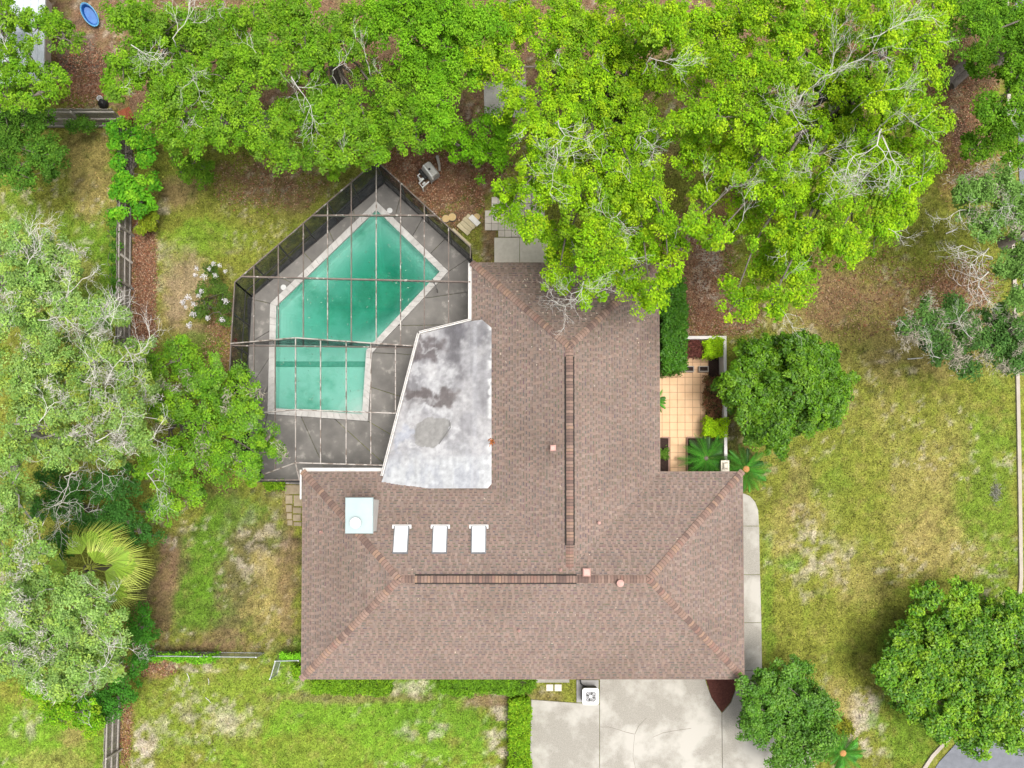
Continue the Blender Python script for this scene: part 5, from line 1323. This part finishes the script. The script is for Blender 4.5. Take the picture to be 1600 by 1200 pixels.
for k, (az, tl) in enumerate(((58, .1), (36, .2), (16, .1), (-4, .22), (-22, .12), (-40, .25), (90, .3), (125, .2), (165, .25), (205, .1), (45, -.5), (-60, .3))):
    o = link('frond', fms[k % 3], fp_, (0, 0, pz)); o.rotation_euler = (random.uniform(-.55, .55), tl + random.uniform(-.15, .2), math.radians(az + random.uniform(-8, 8))); o.scale = [random.uniform(.85, 1.12)] * 3

# ------------------------------------------------------------------ loose things
# old grill
g0 = U(671, 278, 0); gr = empty('old_grill', g0, 'weathered grey grill cart with white tube frame on the leaf litter', 'grill')
ga = math.radians(38); RG = Matrix.Rotation(ga, 3, 'Z')
G = lambda x, y, z: g0 + RG @ Vector((x, y, z))
mb = MB(); mb.box(G(.12, 0, .42), (.50, .66, .34), ga); mb.build('firebox', material('grill_grey', (.26, .26, .25), (.34, .34, .32), 5, .7), gr)
mb = MB()
for (y0_, y1_) in ((-.33, .33),):
    prof = [(-.13, .59), (-.08, .72), (.1, .80), (.28, .76), (.37, .59)]
    for p, q in zip(prof[:-1], prof[1:]): mb.poly([G(p[0], y0_, p[1]), G(q[0], y0_, q[1]), G(q[0], y1_, q[1]), G(p[0], y1_, p[1])])
    for y_ in (y0_, y1_): mb.poly([G(p[0], y_, p[1]) for p in prof])
mb.build('hood', material('hood_grey', (.38, .37, .34), (.46, .45, .42), 4, .8), gr)
mb = MB(); mb.box(G(-.22, .12, .5), (.16, .5, .06), ga); mb.build('control_panel', material('grill_black', (.02, .02, .02), (.035, .035, .035), 9, .5), gr)
tube_w = material('white_tube', (.80, .80, .78), (.7, .7, .68), 6, .5)
for pts in ([(-.02, -.36, .60), (-.02, -.30, .84), (-.02, .30, .84), (-.02, .36, .60)], [(-.2, -.30, .5), (-.58, -.30, .42), (-.58, -.05, .42), (-.22, -.05, .5)], [(-.2, .0, .5), (-.42, .0, .45), (-.42, .24, .45), (-.2, .24, .5)], [(-.58, -.30, .42), (-.58, -.30, 0.0)], [(-.42, .24, .45), (-.42, .24, 0.0)]):
    mb = MB(); mb.tube([G(*p) for p in pts], [.034] * len(pts), 8, cap=True); mb.build('frame_tube', tube_w, gr)
for x_, y_ in ((.3, .26), (.3, -.26), (-.08, .26), (-.08, -.26)):
    mb = MB(); mb.tube([G(x_, y_, 0), G(x_, y_, .26)], [.02, .02], 6); mb.build('leg', tube_w, gr)
for y_ in (-.2, .02):
    mb = MB(); mb.tube([G(-.42, y_ - .02, .38), G(-.42, y_ + .04, .38)], [.085, .085], 14, cap=True); mb.build('burner_knob', tube_w, gr)
mb = MB(); mb.lathe(tuple(G(.1, .02, .8)), [(.05, -.02), (.05, .02), (.02, .03)], 12); mb.build('gauge', material('grill_black', (.02,) * 3), gr)
# branch, logs, boards
mb = MB(); mb.tube([U(683, 244, .1), U(686, 256, .15), U(687, 267, .1)], [.07, .06, .05], 8, cap=True); mb.build('fallen_branch', bark_pale, label='short grey fallen branch beside the old grill', cat='branch')
cut = material('cut_wood', (.52, .38, .18), (.44, .31, .15), 9, .85)
for px, py, r, lab in ((696.5, 341.5, .18, 'tan log slice touching the right cage wall'), (706.5, 339, .19, 'tan log slice next to another one on the brown soil'), (745, 338.5, .16, 'pinkish log slice behind the white board')):
    e = empty('log_slice', U(px, py, 0), lab, 'log', 'log slices near the cage')
    c_ = U(px, py, .12); mb = MB(); mb.lathe((c_.x, c_.y, 0), [(r, 0), (r * 1.03, .08), (r, .115)], 16); mb.build('bark_ring', bark_dark, e)
    mb = MB(); mb.lathe((c_.x, c_.y, .112), [(r * .93, 0), (r * .9, .012), (r * .2, .014)], 16); mb.build('cut_face', cut, e)
board_m = material('tan_board', (.50, .43, .28), (.42, .36, .23), 4, .85, .2, 30, rand=.06)
ba = math.radians(-42)
e = empty('wood_pallet', U(729, 356, 0), 'stack of tan wooden boards lying beside the cage wall', 'boards')
for k in range(4):
    o_ = Matrix.Rotation(ba, 3, 'Z') @ Vector((0, -.29 + .195 * k, .1)); c_ = U(731, 352, 0)
    mb = MB(); mb.box(c_ + o_, (.66 - .05 * (k % 2), .185, .04), ba); mb.build('board', board_m, e)
for x_ in (-.22, .22):
    mb = MB(); mb.box(U(731, 352, 0) + Matrix.Rotation(ba, 3, 'Z') @ Vector((x_, 0, .04)), (.08, .74, .07), ba); mb.build('runner', board_m, e)
mb = MB(); mb.beam(U(707, 358, .12), U(735, 384, .12), .13, .05); mb.build('long_plank', board_m, label='long tan plank lying along the right cage wall', cat='plank')
mb = MB(); mb.beam(U(735, 338, .14), U(748, 351, .14), .24, .04); mb.build('white_board', material('white_paint_board', (.72, .70, .66), (.62, .6, .56), 6, .8), label='short white board beside the tan board stack', cat='board')
# blue tub
bt_ = U(145, 28, 0); e = empty('blue_tub', bt_, 'blue plastic tub tipped among the trees in the top left', 'tub')
RB = Matrix.Rotation(math.radians(-60), 3, 'Z') @ Matrix.Rotation(math.radians(25), 3, 'Y')
blue = material('blue_plastic', (.015, .10, .36), (.03, .17, .45), 3, .4)
mb = MB(); prof = []
for zz, kx in ((0, .8), (.28, 1.0), (.28, .94), (.05, .76)):
    prof.append([bt_ + Vector((0, 0, .18)) + RB @ Vector((.48 * kx * math.cos(t), .27 * kx * math.sin(t), zz)) for t in np.linspace(0, 2 * math.pi, 20, endpoint=False)])
for a1, b1 in zip(prof[:-1], prof[1:]):
    for k in range(20): mb.poly([a1[k], a1[(k + 1) % 20], b1[(k + 1) % 20], b1[k]])
mb.poly(prof[0][::-1]); mb.poly(prof[-1]); mb.build('tub_shell', blue, e)
mb = MB(); rp_ = [bt_ + Vector((0, 0, .18)) + RB @ Vector((.5 * math.cos(t), .29 * math.sin(t), .285)) for t in np.linspace(0, 2 * math.pi, 21)]
mb.tube(rp_, [.022] * 21, 6); mb.build('rim', material('light_blue_plastic', (.10, .36, .55), (.08, .3, .48), 5, .4), e)
# rust red slatted panel by the fence corner
e = empty('slatted_panel', U(196, 182, 0), 'rust red slatted wood panel at the upper left fence corner', 'panel')
redw = material('red_stained_wood', (.30, .085, .035), (.22, .06, .03), 5, .8, .3, 30, rand=.15)
c_ = U(196, 178, 1.2); rr = math.radians(28)
for k in range(7):
    mb = MB(); o_ = Matrix.Rotation(rr, 3, 'Z') @ Vector((-.24 + .08 * k, 0, 0)); mb.box(c_ + o_ + Vector((0, 0, -.01 * k)), (.07, .52, .02), rr); mb.build('slat', redw, e)
for y_ in (-.18, .18):
    mb = MB(); mb.box(c_ + Matrix.Rotation(rr, 3, 'Z') @ Vector((0, y_, -.05)), (.56, .05, .03), rr); mb.build('batten', redw, e)
for y_ in (-.2, .2):
    mb = MB(); q = c_ + Matrix.Rotation(rr, 3, 'Z') @ Vector((0, y_, -.07)); mb.beam((q.x, q.y, 0), q, .05, .05); mb.build('leg', redw, e)
# white bucket and black bag behind the fence
c_ = U(160, 158, 0); mb = MB(); mb.lathe(tuple(c_), [(.10, 0), (.13, .28), (.115, .28), (.10, .06)], 16); mb.build('white_bucket', material('white_plastic', (.78,) * 3), label='small white bucket behind the upper left fence', cat='bucket')
c_ = U(163, 164, 0); mb = MB(); mb.lathe(tuple(c_), [(.18, 0), (.24, .1), (.2, .22), (.1, .32), (.03, .36)], 12); mb.build('black_bag', material('black_plastic_bag', (.012,) * 3, (.02,) * 3, 14, .35, .6, 20), label='black bag beside the white bucket behind the fence', cat='bag')
# logs in the top right
for (p, q, r, lab) in (((1478, 128), (1506, 102), .24, 'thick dark log beside the largest lime oak'), ((1486, 134), (1512, 112), .19, 'thinner grey log lying against a thicker dark log')):
    mb = MB(); mb.tube([U(*p, .22), U((p[0] + q[0]) / 2, (p[1] + q[1]) / 2, .26), U(*q, .22)], [r, r * .95, r * .9], 12, cap=True); mb.build('fallen_log', bark_dark, label=lab, cat='log')
# neighbour's pale metal roof in the top left
z = 2.6; sh = empty('neighbour_shed', U(20, 50, 0), 'pale grey metal roofed shed under the top left tree', 'shed')
A_ = P2([(-90, -90), (72, -90), (68, 130), (-90, 130)], z); mb = MB(); mb.prism(ring(A_, 1.1), 0, z - .1); mb.build('wall', wall_mat, sh)
x0_, x1_ = A_[0][0], A_[1][0]; n = 14
rm = material('pale_metal_roof', (.60, .64, .68), (.52, .56, .60), 2, .4, metal=.2)
for k in range(n):
    a1 = x0_ + (x1_ - x0_) * k / n; b1 = x0_ + (x1_ - x0_) * (k + 1) / n
    mb = MB(); mb.prism([(a1 + .004, A_[2][1]), (b1 - .004, A_[2][1]), (b1 - .004, A_[0][1]), (a1 + .004, A_[0][1])], z - .09, z); mb.box((a1 + .02, (A_[0][1] + A_[2][1]) / 2, z + .018), (.03, A_[0][1] - A_[2][1], .034)); mb.build('roof_panel', rm, sh)
# sticks and litter on the lawns
for k, (p, q, r, lab) in enumerate((((292, 1052), (296, 1065), .018, 'thin tan stick on the south lawn nearest the chain fence'), ((325, 1060), (326, 1070), .015, 'short thin stick on the south lawn between two others'), ((321, 1090), (329, 1098), .018, 'thin tan stick slanting on the south lawn lowest of three'), ((1418, 561), (1442, 559), .025, 'pale fallen stick at the edge of the mossy tree'), ((1478, 365), (1496, 357), .03, 'pale fallen stick below the grey green right tree'))):
    mb = MB(); mb.tube([U(*p, .05), U((p[0] + q[0]) / 2 + 1, (p[1] + q[1]) / 2, .06), U(*q, .05)], [r, r, r * .6], 6, cap=True); mb.build('stick', twig_white, label=lab, cat='stick')
c_ = np.array(U(1557, 768, .06)); MC = c_ + RNG.normal(0, 1, (260, 3)) * [.11, .24, .02]
V = leaf_quads(MC, RNG.normal(0, .5, (260, 3)) + [0, 0, 1], RNG.uniform(.1, .22, 260), RNG.uniform(.012, .03, 260), .05)
tag(quads_np('fallen_moss', V, np.array([(.34, .34, .27)]) * RNG.uniform(.4, 1.2, (260, 1)), moss_mat), 'grey moss clump fallen on the lawn near the right kerb', 'moss', kind='stuff')

# ------------------------------------------------------------------ grass and leaf litter
def keep_out(x, y):
    bad = np.zeros(len(x), bool)
    for pts in ([(400, 440), (588, 262), (745, 400), (775, 560), (775, 775), (384, 760), (370, 600)], [(826, 1094), (937, 1100), (937, 1045), (1104, 1066), (1128, 1113), (1153, 1066), (1200, 1060), (1235, 1110), (1300, 1260), (826, 1260)],
                [(1120, 770), (1163, 771), (1180, 784), (1187, 800), (1191, 1060), (1120, 1060)], [(1010, 530), (1137, 525), (1137, 745), (1010, 745)], [(755, 290), (856, 290), (856, 432), (770, 432)], [(444, 757), (474, 757), (474, 824), (446, 824)], [(1100, 1050), (1160, 1050), (1128, 1113)]):
        bad |= in_poly(x, y, P2(pts))
    bad |= (x > X0 + .5) & (x < X1 - .5) & (y > Y0 + .5) & (y < Y1 - .5)
    bad |= (x > XA + .5) & (x < XB - .5) & (y > Y1 - 1) & (y < YN - .5)
    bad |= in_poly(x, y, [*P2(kl), (60, U(0, 1280).y), (60, U(0, -150).y)])
    return bad
NG = 330000
gx_ = RNG.uniform(-23.5, 24, NG); gy_ = RNG.uniform(-12.6, 22.3, NG)
k = ~keep_out(gx_, gy_) & ~((gy_ > U(0, 190).y))
gx_, gy_ = gx_[k], gy_[k]
gc = ground_colour(gx_, gy_)
greenness = gc[:, 1] / np.maximum(gc[:, 0], 1e-3)
k = RNG.random(len(gx_)) < sstep(.55, 1.05, greenness) * .9 + .1
gx_, gy_, gc = gx_[k], gy_[k], gc[k]
n = len(gx_)
az = RNG.uniform(0, 2 * np.pi, n); ln = RNG.uniform(.04, .10, n); wd = RNG.uniform(.016, .036, n); tilt = RNG.uniform(.15, .8, n)
d = np.stack([np.cos(az), np.sin(az)], 1); s_ = np.stack([-d[:, 1], d[:, 0]], 1)
V = np.zeros((n, 3, 3)); z0 = 0.05 * (fbm(gx_, gy_, .9, 3, 8) - .5) - .02
V[:, 0, :2] = np.stack([gx_, gy_], 1) - s_ * wd[:, None]; V[:, 1, :2] = np.stack([gx_, gy_], 1) + s_ * wd[:, None]; V[:, 2, :2] = np.stack([gx_, gy_], 1) + d * (ln * np.cos(tilt))[:, None]
V[:, 0, 2] = z0; V[:, 1, 2] = z0; V[:, 2, 2] = z0 + ln * np.sin(tilt)
gc = gc * RNG.uniform(.45, 1.75, (n, 1)) * np.where(RNG.random((n, 1)) < .14, np.array([[1.5, 1.3, 1.5]]), 1.0)
grass = quads_np('grass', V.reshape(-1, 3), np.clip(gc, 0, .8), leaf_material('grass_blade', .15, .7, .3), None, 3)
tag(grass, 'short patchy lawn grass around the house', 'grass', kind='stuff')
LT = [(225, 440, 20, 120, 5000), (225, 530, 20, 50, 1200), (690, 280, 110, 80, 5000), (640, 255, 50, 30, 900), (1090, 430, 60, 110, 4500), (1130, 500, 60, 25, 1200), (420, 285, 90, 45, 1500), (1500, 180, 60, 120, 3000), (130, 120, 45, 50, 2200), (1500, 450, 60, 50, 1600), (195, 1140, 12, 60, 500), (240, 1045, 40, 12, 500), (345, 540, 28, 50, 700), (1350, 460, 110, 70, 1500), (800, 100, 800, 120, 9000)]
P_ = []
for px, py, rx, ry, n in LT:
    a1 = RNG.uniform(0, 2 * np.pi, n); r1 = np.sqrt(RNG.random(n)) * (1 + RNG.normal(0, .12, n))
    P_.append(Unp(px + np.cos(a1) * r1 * rx, py + np.sin(a1) * r1 * ry))
P_ = np.concatenate(P_); P_ = P_[~keep_out(P_[:, 0], P_[:, 1])]; n = len(P_)
V = leaf_quads(np.column_stack([P_, RNG.uniform(.01, .04, n)]), RNG.normal(0, .35, (n, 3)) + [0, 0, 1], RNG.uniform(.06, .12, n), RNG.uniform(.03, .06, n))
pal = np.array([(.30, .15, .09), (.22, .10, .06), (.40, .25, .15), (.16, .09, .06), (.45, .30, .20), (.33, .13, .07)])
lit = quads_np('leaf_litter', V, pal[RNG.integers(0, 6, n)] * RNG.uniform(.6, 1.25, (n, 1)), leaf_material('litter_leaf'))
tag(lit, 'brown and rusty fallen leaves covering the bare soil', 'leaf litter', kind='stuff')
